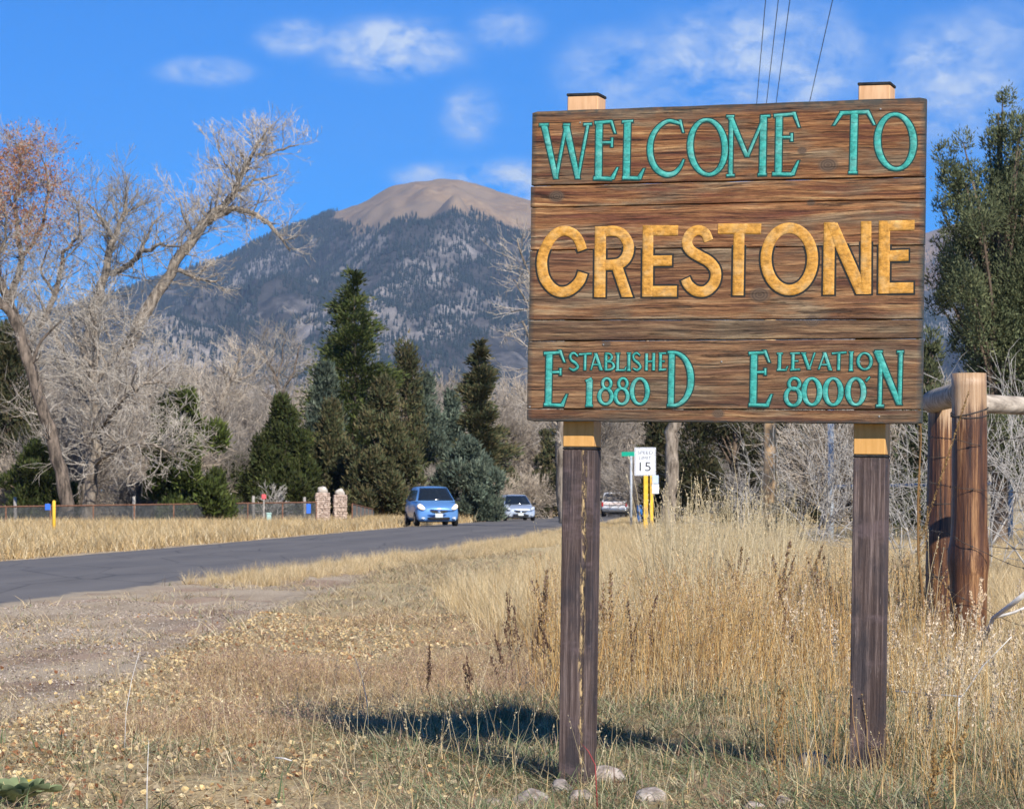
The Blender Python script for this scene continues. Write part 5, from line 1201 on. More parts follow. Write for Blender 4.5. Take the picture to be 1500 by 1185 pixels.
def patch(p00, p10, p01, p11, bulge=(0, 0, 0), nu=8, nv=5, off=0.0, thick=0.0, rnd_=0.0):
    """curved quad from four corners (left-bottom, right-bottom, left-top, right-top), closed slab of some thickness"""
    p00, p10, p01, p11 = map(Vector, (p00, p10, p01, p11)); bl = Vector(bulge); nrm = (p10 - p00).cross(p01 - p00).normalized()
    V = []; F = []
    for s in (0, 1):
        for j in range(nv + 1):
            for i in range(nu + 1):
                u_, v_ = i / nu, j / nv; uu = .5 + (u_ - .5) * (1 - rnd_ * (2 * v_ - 1) ** 4); vv = .5 + (v_ - .5) * (1 - rnd_ * (2 * u_ - 1) ** 4)
                p = (p00 * (1 - uu) + p10 * uu) * (1 - vv) + (p01 * (1 - uu) + p11 * uu) * vv
                p = p + bl * (1 - (2 * uu - 1) ** 2) + nrm * (off - s * thick); V.append(tuple(p))
    w_ = nu + 1; N_ = w_ * (nv + 1)
    for j in range(nv):
        for i in range(nu):
            a = j * w_ + i; F.append((a, a + 1, a + 1 + w_, a + w_)); F.append((a + N_, a + w_ + N_, a + 1 + w_ + N_, a + 1 + N_))
    rim = [i for i in range(w_)] + [j * w_ + nu for j in range(1, nv + 1)] + [nv * w_ + i for i in range(nu - 1, -1, -1)] + [j * w_ for j in range(nv - 1, 0, -1)]
    for k in range(len(rim)): a, b_ = rim[k], rim[(k + 1) % len(rim)]; F.append((b_, a, a + N_, b_ + N_))
    return V, F
def cabin(zb, zt, yfb, yft, yrt, yrb, hwb, hwt, bulge):
    V = []; F = []; nu = 8
    path = [(yfb, zb, hwb), (yfb + (yft - yfb) * .5, zb + (zt - zb) * .48, (hwb + hwt) / 2), (yft, zt - .03, hwt), (yft + .18, zt, hwt * .97), ((yft + yrt) / 2, zt + .02, hwt * .97), (yrt - .1, zt, hwt * .97), (yrt, zt - .04, hwt), (yrb, zb, hwb)]
    for (y, z, hw) in path:
        fr = max(0, 1 - (y - yfb) / (yft - yfb + .3)); 
        for i in range(nu + 1):
            u_ = -1 + 2 * i / nu; V.append((hw * u_, y - bulge * (1 - u_ * u_) * (1 if fr > 0 else 0), z + (.025 * (1 - u_ * u_) if z > zt - .1 else 0)))
    m_ = len(path)
    for j in range(m_ - 1):
        for i in range(nu): a = j * (nu + 1) + i; F.append((a, a + 1, a + 2 + nu, a + 1 + nu))
    F.append(tuple(j * (nu + 1) for j in range(m_))); F.append(tuple(j * (nu + 1) + nu for j in range(m_ - 1, -1, -1)))
    return V, F
def add(parent, name, VF, mat, smooth=False, label=None):
    o = obj(name, make_mesh(name, VF[0], VF[1], mat, smooth), parent)
    if label: o['label'] = label
    return o
def wheel(root, x, y, r, w):
    s = 1 if x > 0 else -1
    V, F = lathe([(r * .62, -w / 2), (r * .9, -w / 2), (r, -w / 2 + .03), (r, w / 2 - .03), (r * .9, w / 2), (r * .62, w / 2)], 22, 'x'); V = [(a + x, b_ + y, c_ + r) for a, b_, c_ in V]
    wo = add(root, 'wheel', (V, F), m_tyre, True); mb = MB()
    V, F = lathe([(0, .0), (r * .64, .0), (r * .64, .06), (0, .06)], 18, 'x'); mb.add(([(a + x + s * (w / 2 - .045) - .03, b_ + y, c_ + r) for a, b_, c_ in V], F))
    for k in range(5):
        a = k * 2 * math.pi / 5; V, F = box(.03, .06, r * .6, 0, (0, 0, r * .3)); mb.add((V, F), 1, Matrix.Translation((x + s * (w / 2 - .012), y, r)) @ Matrix.Rotation(a, 4, 'X'))
    obj('rim', mb.mesh('rim', [m_dark, m_rim]), wo)
def mirror_pair(root, x, y, z, mat, shell):
    for s in (-1, 1):
        me = rock_mesh('mirror', .11, .07, .075, 4, mat, 2, 0); o = obj('mirror', me, root); o.location = (s * x, y, z)
        V, F = box(.12, .04, .03, .005, (-s * .11, .02, -.04)); obj('mirror_arm', make_mesh('mirror_arm', V, F, shell), o)
def front_car(name, label, cat, px, d, yaw, mat, L, W, H, hood_z, belt, cowl_y, low, lit, nose=.62):
    b_ = GP(px, d, .03); b_.z = float(gz(b_.x, b_.y)) + .035; root = thing(name, label, cat, b_, yaw); hw = W / 2
    st = [(0.0, .27, nose, hw * .86), (.05, .21, nose + .07, hw * .93), (.22, .19, hood_z - .10, hw * .98), (.55, .19, hood_z, hw), (cowl_y + .05, .19, belt - .03, hw), (2.2, .19, belt, hw), (L - .7, .19, belt + .02, hw), (L - .12, .22, belt - .03, hw * .95), (L, .32, belt - .2, hw * .86)]
    add(root, 'body', loft_body(st, .26, .16, L), mat, True)
    yfb, yft, yrt, yrb = cowl_y, cowl_y + (H - belt) * low, L - .75, L - .18
    hwb, hwt = hw * .90, hw * .68
    add(root, 'cabin', cabin(belt - .06, H, yfb, yft, yrt, yrb, hwb, hwt, .10), mat, True)
    zb, zt = belt - .02, H - .055; t0 = (zb - belt + .06) / (H - belt + .06); t1 = (zt - belt + .06) / (H - belt + .06)
    lerp = lambda a, c_, t: a + (c_ - a) * t
    add(root, 'windshield', patch((-lerp(hwb, hwt, t0) + .05, lerp(yfb, yft, t0), zb), (lerp(hwb, hwt, t0) - .05, lerp(yfb, yft, t0), zb), (-lerp(hwb, hwt, t1) + .06, lerp(yfb, yft, t1), zt), (lerp(hwb, hwt, t1) - .06, lerp(yfb, yft, t1), zt), (0, -.105, 0), 10, 6, .045, .03), m_glass, True)
    for s in (-1, 1):
        for (ya, yb_) in ((yfb + .32, yfb + 1.25), (yfb + 1.32, yrb - .45)):
            ta = .08; tb = .80; xx0 = lerp(hwb, hwt, ta) + .008; xx1 = lerp(hwb, hwt, tb) + .012
            y2 = max(ya, yfb + (yft - yfb) * .86) if ya < yfb + .5 else ya
            z0 = belt - .06 + (H - belt + .06) * ta; z1 = belt - .06 + (H - belt + .06) * tb
            q_ = [(s * xx0, ya, z0), (s * xx0, yb_, z0), (s * xx1, y2, z1), (s * xx1, yb_ - .03, z1)]
            if s > 0: VF = patch(q_[0], q_[1], q_[2], q_[3], (0, 0, 0), 2, 2, .006, .01)
            else: VF = patch(q_[1], q_[0], q_[3], q_[2], (0, 0, 0), 2, 2, .006, .01)
            add(root, 'side_window', VF, m_glass)
    yn = lambda x: .26 * (abs(x) / hw) ** 2.4
    for s in (-1, 1):
        xi, xo = hw * .58, hw * .93
        zz0, zz1 = nose - .03, nose + .13
        q_ = [(s * xi, yn(xi) - .0, zz0), (s * xo, yn(xo) + .06, zz0 + .05), (s * (xi + .10), yn(xi) + .14, zz1 + .03), (s * xo, yn(xo) + .20, zz1 + .08)]
        VF = patch(*(q_ if s > 0 else (q_[1], q_[0], q_[3], q_[2])), bulge=(0, -.05, 0.01), nu=8, nv=6, off=.03, thick=.05, rnd_=.35)
        add(root, 'headlight', VF, m_lamp if lit else m_lamp2, True)
    add(root, 'grille', patch((-hw * .34, -.0, nose - .13), (hw * .34, -.0, nose - .13), (-hw * .50, .02, nose - .015), (hw * .50, .02, nose - .015), (0, -.02, -.035), 10, 3, .012, .03, .2), m_dark, True)
    add(root, 'badge', patch((-.05, -.03, nose - .12), (.05, -.03, nose - .12), (-.055, -.02, nose - .04), (.055, -.02, nose - .04), (0, -.01, 0), 3, 3, .012, .02, .3), m_chrome)
    add(root, 'licence_plate', box(.30, .012, .155, 0, (0, -.035, nose - .23)), m_plate)
    add(root, 'lower_intake', patch((-hw * .50, .03, .245), (hw * .50, .03, .245), (-hw * .56, .02, .36), (hw * .56, .02, .36), (0, -.045, 0), 10, 3, .008, .03, .15), m_dark, True)
    for s in (-1, 1):
        add(root, 'fog_lamp', patch((s * hw * .72 - .07, .12, .29), (s * hw * .72 + .07, .12, .29), (s * hw * .72 - .07, .12, .37), (s * hw * .72 + .07, .12, .37), (0, -.01, 0), 4, 4, .04, .04, .3), m_lamp2)
        for yy in (.78, L - .72): wheel(root, s * (hw - .09), yy, .30, .20)
    mirror_pair(root, hw + .10, cowl_y + .35, belt + .03, m_dark, m_dark)
    add(root, 'underbody', box(W * .82, L * .84, .12, .02, (0, L / 2, .22)), m_dark)
    return root
m_cblue = car_paint('light_blue_car_paint', (0.12, 0.28, 0.58), .3, .25); m_csil = car_paint('pale_blue_silver_paint', (0.48, 0.55, 0.66), .32, .4)
front_car('hatchback_car', 'light blue hatchback coming up the road with warm headlights on', 'car', 643, 107, R(10.5), m_cblue, 3.95, 1.70, 1.53, .90, 1.02, .78, 1.55, True, .66)
front_car('sedan_car', 'pale silver sedan following well behind the blue hatchback', 'car', 763, 152, R(8), m_csil, 4.5, 1.75, 1.42, .80, .92, 1.15, 1.9, False, .60)
def rear_car(name, label, cat, px, d, yaw, mat, H, W, L, stripe):
    b_ = GP(px, d); b_.z = float(gz(b_.x, b_.y)) + .03; root = thing(name, label, cat, b_, yaw); hw = W / 2; belt = H * .62
    st = [(0, .46, belt - .05, hw * .93), (.06, .40, belt, hw * .97), (.5, .36, belt, hw), (3.2, .36, belt, hw), (3.6, .36, belt - .05, hw), (L - .3, .36, belt - .14, hw * .97), (L, .45, belt - .28, hw * .9)]
    add(root, 'body', loft_body(st, .08, .2, L), mat, True)
    add(root, 'cabin', cabin(belt - .05, H, .04, .22, 2.7, 3.4, hw * .94, hw * .78, .03), mat, True)
    add(root, 'rear_window', patch((-hw * .86, .02, belt + .03), (hw * .86, .02, belt + .03), (-hw * .74, .17, H - .10), (hw * .74, .17, H - .10), (0, -.03, 0), 6, 4, .02, .01, .08), m_glass)
    for s in (-1, 1):
        add(root, 'tail_light', patch((s * hw * .90 - .06, .0, .78), (s * hw * .90 + .06, .03, .78), (s * hw * .90 - .06, .02, belt - .02), (s * hw * .90 + .06, .04, belt - .02), (0, -.01, 0), 3, 4, .035, .05), m_tail)
        for yy in (.95, L - .85): wheel(root, s * (hw - .12), yy, .39, .25)
    add(root, 'bumper', patch((-hw * .97, .0, .47), (hw * .97, .0, .47), (-hw * .97, .0, .66), (hw * .97, .0, .66), (0, -.05, 0), 10, 3, .06, .14, .05), m_chrome, True)
    add(root, 'licence_plate', box(.31, .012, .16, 0, (0, -.10, .62)), m_plate)
    if stripe: add(root, 'tailgate_stripe', patch((-hw * .82, .0, belt - .24), (hw * .82, .0, belt - .24), (-hw * .82, .0, belt - .05), (hw * .82, .0, belt - .05), (0, -.01, 0), 6, 2, .022, .02), stripe)
    add(root, 'underbody', box(W * .8, L * .8, .2, .02, (0, L / 2, .36)), m_dark)
    mirror_pair(root, hw + .12, 3.0, belt + .1, m_dark, m_dark)
    return root
m_cwhite = car_paint('white_truck_paint', (0.72, 0.73, 0.76), .35, 0); m_cgrey = car_paint('dark_grey_paint', (0.035, 0.04, 0.05), .35, .2)
m_tan, _n, _b = newmat('dusty_tan_stripe', .6, (0.62, 0.52, 0.48))
rear_car('utility_vehicle', 'white sport utility vehicle driving away at the bend right of the left sign post', 'car', 900, 205, R(-4), m_cwhite, 1.84, 2.0, 4.9, m_tan)
rear_car('utility_vehicle', 'dark vehicle mostly hidden behind the left sign post', 'car', 848, 142, R(-3), m_cgrey, 1.74, 1.95, 4.6, None)

# ------------------------------------------------------------------ grasses and weeds
STRAW = np.array([1.05, .96, .88]) * np.array([[0.60, 0.48, 0.26], [0.50, 0.39, 0.20], [0.68, 0.57, 0.35], [0.42, 0.31, 0.16]])
PALE = np.array([1.05, .99, .93]) * np.array([[0.64, 0.56, 0.36], [0.56, 0.48, 0.30], [0.70, 0.63, 0.44]])
GREEN = np.array([[0.15, 0.18, 0.085], [0.20, 0.22, 0.12], [0.10, 0.14, 0.06], [0.26, 0.26, 0.16]])
BROWN = np.array([[0.20, 0.125, 0.085], [0.28, 0.19, 0.13], [0.34, 0.25, 0.18], [0.16, 0.10, 0.08]])
GOLD = np.array([[0.50, 0.32, 0.12], [0.42, 0.25, 0.09], [0.58, 0.41, 0.19], [0.33, 0.19, 0.08]])
def blades(n_, rad, h0, h1, w, lean, curl, pal, r, segs=3, c0=None):
    a = r.uniform(0, 6.283, n_); rr = rad * np.sqrt(r.uniform(0, 1, n_)); base = np.stack([np.cos(a) * rr, np.sin(a) * rr, np.full(n_, -.015)], 1)
    if c0 is not None: base = base + c0
    h = r.uniform(h0, h1, n_); q = r.uniform(0, 6.283, n_); ln = np.abs(r.normal(lean, lean * .6, n_)); cu = r.normal(curl, curl * .7, n_)
    d = np.stack([np.cos(q), np.sin(q), np.zeros(n_)], 1); s = np.stack([-np.sin(q + r.normal(0, .7, n_)), np.cos(q), np.zeros(n_)], 1)
    V = []; wv = w * r.uniform(.6, 1.3, n_)
    for k in range(segs + 1):
        t = k / segs; off_ = (ln * t + cu * t * t) * h; z = h * t * np.sqrt(np.clip(1 - (ln * .5 + cu * t * .6) ** 2 * .6, .12, 1))
        c_ = base + d * off_[:, None] + np.array([0, 0, 1]) * z[:, None]; ww = (wv * (1 - t * .85) * .5)[:, None]
        V += ([c_ - s * ww, c_ + s * ww] if k < segs else [c_])
    V = np.stack(V, 1); m_ = V.shape[1]; F = []
    for k in range(segs - 1): F += [(2 * k, 2 * k + 1, 2 * k + 3), (2 * k, 2 * k + 3, 2 * k + 2)]
    F.append((2 * segs - 2, 2 * segs - 1, 2 * segs)); F = np.array(F)
    FF = (F[None] + (np.arange(n_) * m_)[:, None, None]).reshape(-1, 3)
    cc = pal[r.integers(0, len(pal), n_)] * r.uniform(.75, 1.25, (n_, 1)); cc = np.repeat(cc, m_, 0)
    return V.reshape(-1, 3), FF, cc
def merge(parts):
    Vs, Fs, Cs = [], [], []; o = 0
    for V, F, c_ in parts: Vs.append(V); Fs.append(F + o); Cs.append(c_); o += len(V)
    return np.concatenate(Vs), np.concatenate(Fs), np.concatenate(Cs)
def seedhead(p, d, L, w, n_, pal, r, size):
    t = r.uniform(0, 1, n_); c_ = p + d * (t * L)[:, None] + r.normal(0, 1, (n_, 3)) * (w * (1 - t * .6))[:, None]
    dd = r.normal(0, .6, (n_, 3)) + d + np.array([0, 0, .4]); return tri_leaves(c_, dd, size, pal, r, .6)
def stalk(r, h, w, lean, pal, base=(0, 0), head=None, kink=0.05):
    n_ = 5; q = r.uniform(0, 6.283); d = np.array([math.cos(q), math.sin(q), 0]) ; pts = []
    for k in range(n_ + 1): t = k / n_; pts.append(np.array([base[0], base[1], 0.0]) + d * lean * h * (t * .5 + t * t * .5) + np.array([r.normal(0, kink * .12), r.normal(0, kink * .12), h * t]))
    V, F = tube([tuple(p) for p in pts], [w * (1 - .65 * k / n_) for k in range(n_ + 1)], 3, False)
    V = np.array(V); F3 = np.array([t_ for f in F for t_ in ((f[0], f[1], f[2]), (f[0], f[2], f[3]))]); c_ = pal[r.integers(0, len(pal))] * r.uniform(.8, 1.2)
    out = [(V, F3, np.tile(c_, (len(V), 1)))]
    if head:
        hl, hw_, hn, hp, hs = head; e = pts[-1] - pts[-2]; e /= np.linalg.norm(e); out.append(seedhead(pts[-1] - e * hl * .8, e, hl, hw_, hn, hp, r, hs))
    return out
def clump_mesh(nm, parts): V, F, c_ = merge(parts); return make_mesh(nm, V, F, M['grass'], col=c_)
def src(nm, fn, k): return hidden_collection(nm, [fn(np.random.default_rng(900 + 31 * i + len(nm))) for i in range(k)])
short_dry = src('short_dry_source', lambda r: clump_mesh('tuft', [blades(24, .10, .02, .085, .0036, 1.1, .8, np.concatenate([STRAW * .95, BROWN * 1.2, PALE, PALE]), r), blades(3, .08, .01, .05, .007, .9, .3, GREEN * 1.2, r)]), 4)
short_green = src('short_green_source', lambda r: clump_mesh('tuft', [blades(20, .085, .04, .13, .0066, 1.0, .9, GREEN * 1.25, r), blades(16, .09, .03, .14, .0042, 1.0, .9, np.concatenate([STRAW, PALE, BROWN * 1.3]), r), blades(5, .08, .03, .09, .004, .7, .4, np.array([[.22, .09, .06]]), r)]), 4)
fuzz = src('brown_fuzz_source', lambda r: clump_mesh('tuft', [blades(30, .12, .03, .13, .0024, .9, .5, np.concatenate([BROWN * 1.5, BROWN * 1.2, STRAW * .8]), r), blades(12, .1, .04, .18, .003, .8, .6, STRAW, r)]
                                               + [seedhead(np.array([r.normal(0, .06), r.normal(0, .06), .04]), np.array([0, 0, 1.]), .08, .03, 12, BROWN * 1.7, r, .007) for _ in range(4)]), 4)
strawtuft = src('straw_tuft_source', lambda r: clump_mesh('tuft', [blades(60, .13, .15, .42, .0050, .32, .35, np.concatenate([PALE, STRAW]), r), blades(20, .12, .05, .2, .005, .5, .5, STRAW * .8, r)]), 5)
fartuft = src('verge_tuft_source', lambda r: clump_mesh('tuft', [blades(34, .32, .12, .34, .016, .35, .35, np.concatenate([PALE, STRAW]), r, 2)]), 4)
def goldw(r):
    P_ = []
    for _ in range(4): P_ += stalk(r, r.uniform(.22, .74), .0036, r.uniform(.02, .25), np.concatenate([GOLD * 1.2, GOLD * 1.3, STRAW]), (r.normal(0, .09), r.normal(0, .09)), (r.uniform(.08, .22), .008, 20, np.concatenate([GOLD * 1.15, BROWN * 1.6, STRAW * .9, PALE * .8]), .011))
    P_.append(blades(14, .12, .1, .42, .0042, .45, .3, np.concatenate([GOLD * 1.2, STRAW, PALE]), r)); return clump_mesh('weed', P_)
gold = src('golden_weed_source', goldw, 6)
def wheat(r):
    P_ = []
    for _ in range(3): P_ += stalk(r, r.uniform(.75, 1.25), .0042, r.uniform(.05, .3), PALE, (r.normal(0, .08), r.normal(0, .08)), (r.uniform(.12, .3), .004, 12, PALE * .95, .014))
    P_.append(blades(20, .12, .35, 1.05, .0065, .3, .3, np.concatenate([PALE, STRAW]), r)); return clump_mesh('wheat', P_)
tall = src('tall_grass_source', wheat, 5)
def thinst(r):
    P_ = []
    for _ in range(2): P_ += stalk(r, r.uniform(.18, .42), .0013, r.uniform(.05, .4), PALE, (r.normal(0, .05), r.normal(0, .05)), (r.uniform(.04, .08), .003, 10, PALE, .007))
    return clump_mesh('stem', P_)
thin = src('thin_stem_source', thinst, 5)
def feather(r):
    P_ = []
    for _ in range(2): P_ += stalk(r, r.uniform(.28, .5), .0017, r.uniform(.05, .3), PALE * .9, (r.normal(0, .04), r.normal(0, .04)), (r.uniform(.09, .14), .008, 46, PALE * np.array([1.0, .97, 1.1]), .012))
    return clump_mesh('feather', P_)
feath = src('feather_grass_source', feather, 4)
leafl = hidden_collection('litter_source', [make_mesh('leaf', [(-.5, 0, .05), (-.2, -.42, 0), (.25, -.3, .08), (.55, 0, .12), (.25, .3, .02), (-.2, .42, .07), (0, 0, -.03)], [(6, 0, 1), (6, 1, 2), (6, 2, 3), (6, 3, 4), (6, 4, 5), (6, 5, 0)], M['rustleaf'], col=np.tile(c_, (7, 1)))
                          for c_ in ([.78, .58, .28], [.70, .50, .24], [.80, .66, .40], [.44, .28, .14], [.34, .15, .07], [.50, .40, .26], [.64, .50, .27])])
def region(N, y0, y1, xl, xr, seed, dens=None):
    """points spread evenly by area over a patch whose left and right edge depend on depth"""
    r = np.random.default_rng(seed); y = r.uniform(y0, y1, N); x = r.uniform(-32, 32, N) if False else None
    l = xl(y); rt = xr(y); wmax = np.max(rt - l); keep = r.uniform(0, 1, N) < (rt - l) / wmax; y = y[keep]; l = l[keep]; rt = rt[keep]
    x = l + (rt - l) * r.uniform(0, 1, len(y))
    if dens is not None: k = r.uniform(0, 1, len(y)) < dens(x, y); x = x[k]; y = y[k]
    # the welcome sign's two posts stand free
    return x, y, r
def field(name, N, y0, y1, xl, xr, seed, coll, ns, s0, s1, label, dens=None, tilt=.1, dz=0.0):
    x, y, r = region(N, y0, y1, xl, xr, seed, dens); z = gz(x, y) + dz; n_ = len(x)
    return scatter(name, np.stack([x, y, z], 1), r.uniform(0, 6.283, n_), r.uniform(s0, s1, n_), r.integers(0, ns, n_), coll, r.normal(0, tilt, (n_, 2)), label=label)
vl = lambda y: -0.21 * y - .6; vr = lambda y: .21 * y + .8
fb1 = lambda x, y, s=1.0, sd=3: fbm2(x * s + 40, y * s * .7 + 11, sd, 4)
ge_ = lambda y: gravel_edge(y)
offr = lambda x, y: (x > near_edge(y) + .15)
gr_d = lambda x, y: np.where(x < ge_(y), .12 + .35 * (fb1(x, y, .9) > .3), 1.0) * offr(x, y)
c1_ = dict()
field('short_dry_grass', 19000, 9.6, 24, vl, vr, 1, short_dry, 4, .7, 1.4, 'short dry straw coloured turf over the foreground', lambda x, y: gr_d(x, y) * np.clip(.72 + .4 * fb1(x, y, .8), .5, 1))
field('short_green_weeds', 7200, 9.6, 16.5, vl, vr, 2, short_green, 4, .7, 1.45, 'low grey green weeds mixed with straw at the foot of the sign', lambda x, y: np.where(x < ge_(y) + .3, 0, 1) * np.clip((sstep(-1.3, .3, x) * .72 + .12) * (.75 + .5 * fb1(x, y, 1.1, 8)), 0, 1))
field('brown_fuzzy_weeds', 4200, 14, 27, lambda y: np.maximum(ge_(y) + .2, -2.2), lambda y: .06 * y + 0 * y + .3, 3, fuzz, 4, .7, 1.3, 'reddish brown fuzzy low weeds left of the sign posts', lambda x, y: np.clip(.5 + .6 * fb1(x, y, .7, 12), 0, 1) * offr(x, y))
field('dry_turf', 15000, 24, 62, lambda y: near_edge(y) + .1, lambda y: .21 * y + 1, 4, short_dry, 4, 1.3, 2.6, 'dry low grass along the near side of the road', lambda x, y: gr_d(x, y) * np.clip(.75 + .3 * fb1(x, y, .5), .2, 1))
field('road_edge_grass', 2600, 40, 95, lambda y: near_edge(y) + .2, lambda y: near_edge(y) + .9 + .02 * y, 5, strawtuft, 5, .35, .75, 'pale straw tufts lining the near edge of the road', lambda x, y: np.clip(.75 + .35 * fb1(x, y, .6, 4), 0, 1))
field('pale_straw_grass', 16000, 22, 90, lambda y: np.maximum(near_edge(y) + 1.0, np.interp(y, [22, 30, 36, 44, 60, 90], [.1, -.6, -1.0, .3, 1.2, 4])), lambda y: .21 * y + 2, 6, strawtuft, 5, .6, 1.3, 'pale dry grass field behind the sign', lambda x, y: np.clip(.8 + .25 * fb1(x, y, .4, 6), .2, 1) * (1 - .93 * np.exp(-((y - 97 - .5 * (x - 2)) / 3.2) ** 2) * (x > 1)))
field('golden_weeds', 2000, 15.0, 24, lambda y: .24 + 0 * y, lambda y: .10 * y + 1.2, 7, gold, 6, .7, 1.15, 'golden brown weeds with seed heads between the sign posts', lambda x, y: np.clip((.62 + .65 * fb1(x, y, 1.2, 9)) * sstep(15.0, 16.6, y) * (1 - .75 * sstep(2.1, 2.9, x) * (y < 20)), 0, 1))
field('tall_pale_grass', 120, 17, 24, lambda y: .3 + 0 * y, lambda y: .10 * y + 1.0, 28, tall, 5, .5, .85, 'pale tall stems mixed into the golden weeds', None)
field('tall_pale_grass', 330, 24, 38, lambda y: X(955, y), lambda y: X(1175, y), 8, tall, 5, .85, 1.25, 'tall pale ripe grass stems standing behind the golden weeds', lambda x, y: .9 + 0 * x)
field('tall_pale_grass', 130, 22, 40, lambda y: X(690, y), lambda y: X(960, y), 18, tall, 5, .35, .6, 'scattered pale stems left of the near sign post', None)
field('thin_stems', 900, 10, 17, vl, vr, 9, thin, 5, .7, 1.35, 'single thin pale stems rising from the foreground turf', lambda x, y: np.where(x < ge_(y), .03, .5))
field('feather_grass', 520, 10, 19.5, lambda y: 1.7 + 0 * y, vr, 10, feath, 4, .8, 1.3, 'silvery feathered grass around the right post and the log fence', lambda x, y: np.clip(.6 + .6 * fb1(x, y, 1.3, 3), 0, 1))
field('gold_stems', 420, 10, 14.5, lambda y: 1.1 + 0 * y, vr, 20, gold, 6, .45, .85, 'golden stems in the right foreground', lambda x, y: np.clip(.2 + .6 * fb1(x, y, 1.3, 13), 0, 1))
field('right_straw', 3600, 15, 40, lambda y: .12 * y + .4, vr, 21, strawtuft, 5, .6, 1.15, 'straw grass round the log fence', lambda x, y: np.clip(.6 + .4 * fb1(x, y, .9, 14), 0, 1))
field('far_verge_grass', 26000, 50, 135, lambda y: -.2 * y - 6, lambda y: far_edge(y) - .25, 11, fartuft, 4, .7, 1.5, 'pale straw grass on the far verge below the wire fence', lambda x, y: np.clip(.9 + .2 * fb1(x, y, .3, 5), .3, 1) * (1 - .9 * np.exp(-((x + 7.5) / 2.6) ** 2 - ((y - 110) / 8) ** 2)))
field('far_right_verge', 9000, 90, 240, lambda y: near_edge(y) + .3, lambda y: near_edge(y) + 14, 12, fartuft, 4, .35, .75, 'pale straw grass along the right of the road beyond the sign', lambda x, y: (1 - .93 * np.exp(-((y - 97 - .5 * (x - 2)) / 3.2) ** 2)))
field('far_left_verge', 5000, 135, 250, lambda y: far_edge(y) - 14, lambda y: far_edge(y) - .3, 13, fartuft, 4, .8, 1.9, 'pale straw grass along the left of the road beyond the pillars')
field('fallen_leaves', 80000, 9.6, 30, vl, lambda y: .05 * y + .9, 14, leafl, 7, .012, .036, 'pale yellow and rust coloured fallen leaves', lambda x, y: np.clip(.35 + .5 * (x < -.9) + .55 * fb1(x, y, .8, 21) + .45 * np.exp(-((x - ge_(y) - .5) / .6) ** 2), 0.02, 1) * np.where(x < ge_(y), .10, 1) * offr(x, y), tilt=.5, dz=.018)
m_peb = mottled('gravel_stone', (0.16, 0.14, 0.135), (0.48, 0.43, 0.41), 1.4, .9, .2)
n = NT(m_peb.node_tree); oi = n.add('ShaderNodeObjectInfo'); n.set(n.n['Principled BSDF'].inputs['Base Color'], n.ramp(oi.outputs['Random'], [(0, (.15, .12, .10)), (.4, (.31, .25, .20)), (.8, (.40, .33, .27)), (1, (.52, .45, .38))]))
peb = hidden_collection('pebble_source', [rock_mesh('pebble', 1, .8, .55, s, m_peb, 1) for s in (1, 2, 3)])
field('gravel', 26000, 10, 34, vl, lambda y: ge_(y) + .7, 15, peb, 3, .004, .015, 'loose grey and reddish gravel of the roadside pull off', lambda x, y: np.where(x < ge_(y), 1, .3) * offr(x, y), tilt=.5, dz=.004)

# weeds one can tell apart
DOCK = np.array([[.13, .075, .05], [.20, .12, .075], [.10, .06, .045]])
def single_weed(name, label, cat, px, pyb, pyt, w, pal, hpal, seed, lean=.08, head=.3, hw=.014, hn=150, hs=.02, side=2, dist=None):
    d = dist
    if d is None:
        d = 14.0
        for _ in range(12): d = (CAMZ - float(gz(X(px, d), d))) * FPX / (pyb - HOR)
    b_ = GP(px, d, -.01); h = P(px, pyt, d).z - b_.z; r = np.random.default_rng(seed)
    root = thing(name, label, cat, b_); P_ = stalk(r, h, w, lean, pal, (0, 0), None, .1)
    obj('stem', clump_mesh('stem', P_), root)
    P2 = []; Vs = P_[0][0]; top = Vs[-1]; prev = Vs[-4] if head < .6 else Vs[0]; e = (top - prev) / np.linalg.norm(top - prev)
    P2.append(seedhead(top - e * h * head, e, h * head, hw, hn, hpal, r, hs))
    for k in range(side):
        t = r.uniform(.45, .8); p = Vs[int(t * 5) * 3]; q = r.uniform(0, 6.28); dd = np.array([math.cos(q) * .35, math.sin(q) * .35, 1.]); dd /= np.linalg.norm(dd)
        P2.append(seedhead(p, dd, h * head * .7, hw * .8, hn // 2, hpal, r, hs))
    obj('seed_head', clump_mesh('seed_head', P2), root); return root
for k, a in enumerate([(752, 1015, 868, 'tallest near black dock stalk left of the left sign post'), (766, 1012, 888, 'dark dock stalk just right of the tallest one'), (793, 1035, 912, 'dark bent dock stalk nearest the left sign post on its left'),
                       (741, 1000, 872, 'thin dark dock stalk at the left of the dock cluster'), (693, 1052, 962, 'dark reddish stalk well left of the dock cluster'), (631, 1040, 946, 'leftmost dark stalk in the brown weeds'), (781, 1002, 902, 'short brown stalk in the middle of the dock cluster'), (735, 1030, 930, 'low brown stalk at the foot of the dock cluster'), (925, 1030, 880, 'dark stalk right of the left sign post'), (958, 1005, 872, 'dark two headed stalk farther right of the left sign post'), (1160, 1000, 868, 'dark stalk left of the trio among the golden weeds')]):
    single_weed('dock_stalk', a[3], 'weed', a[0], a[1], a[2], .003, DOCK, DOCK, 300 + k, .12 if k != 2 else .3, .42, .0075, 90, .015)
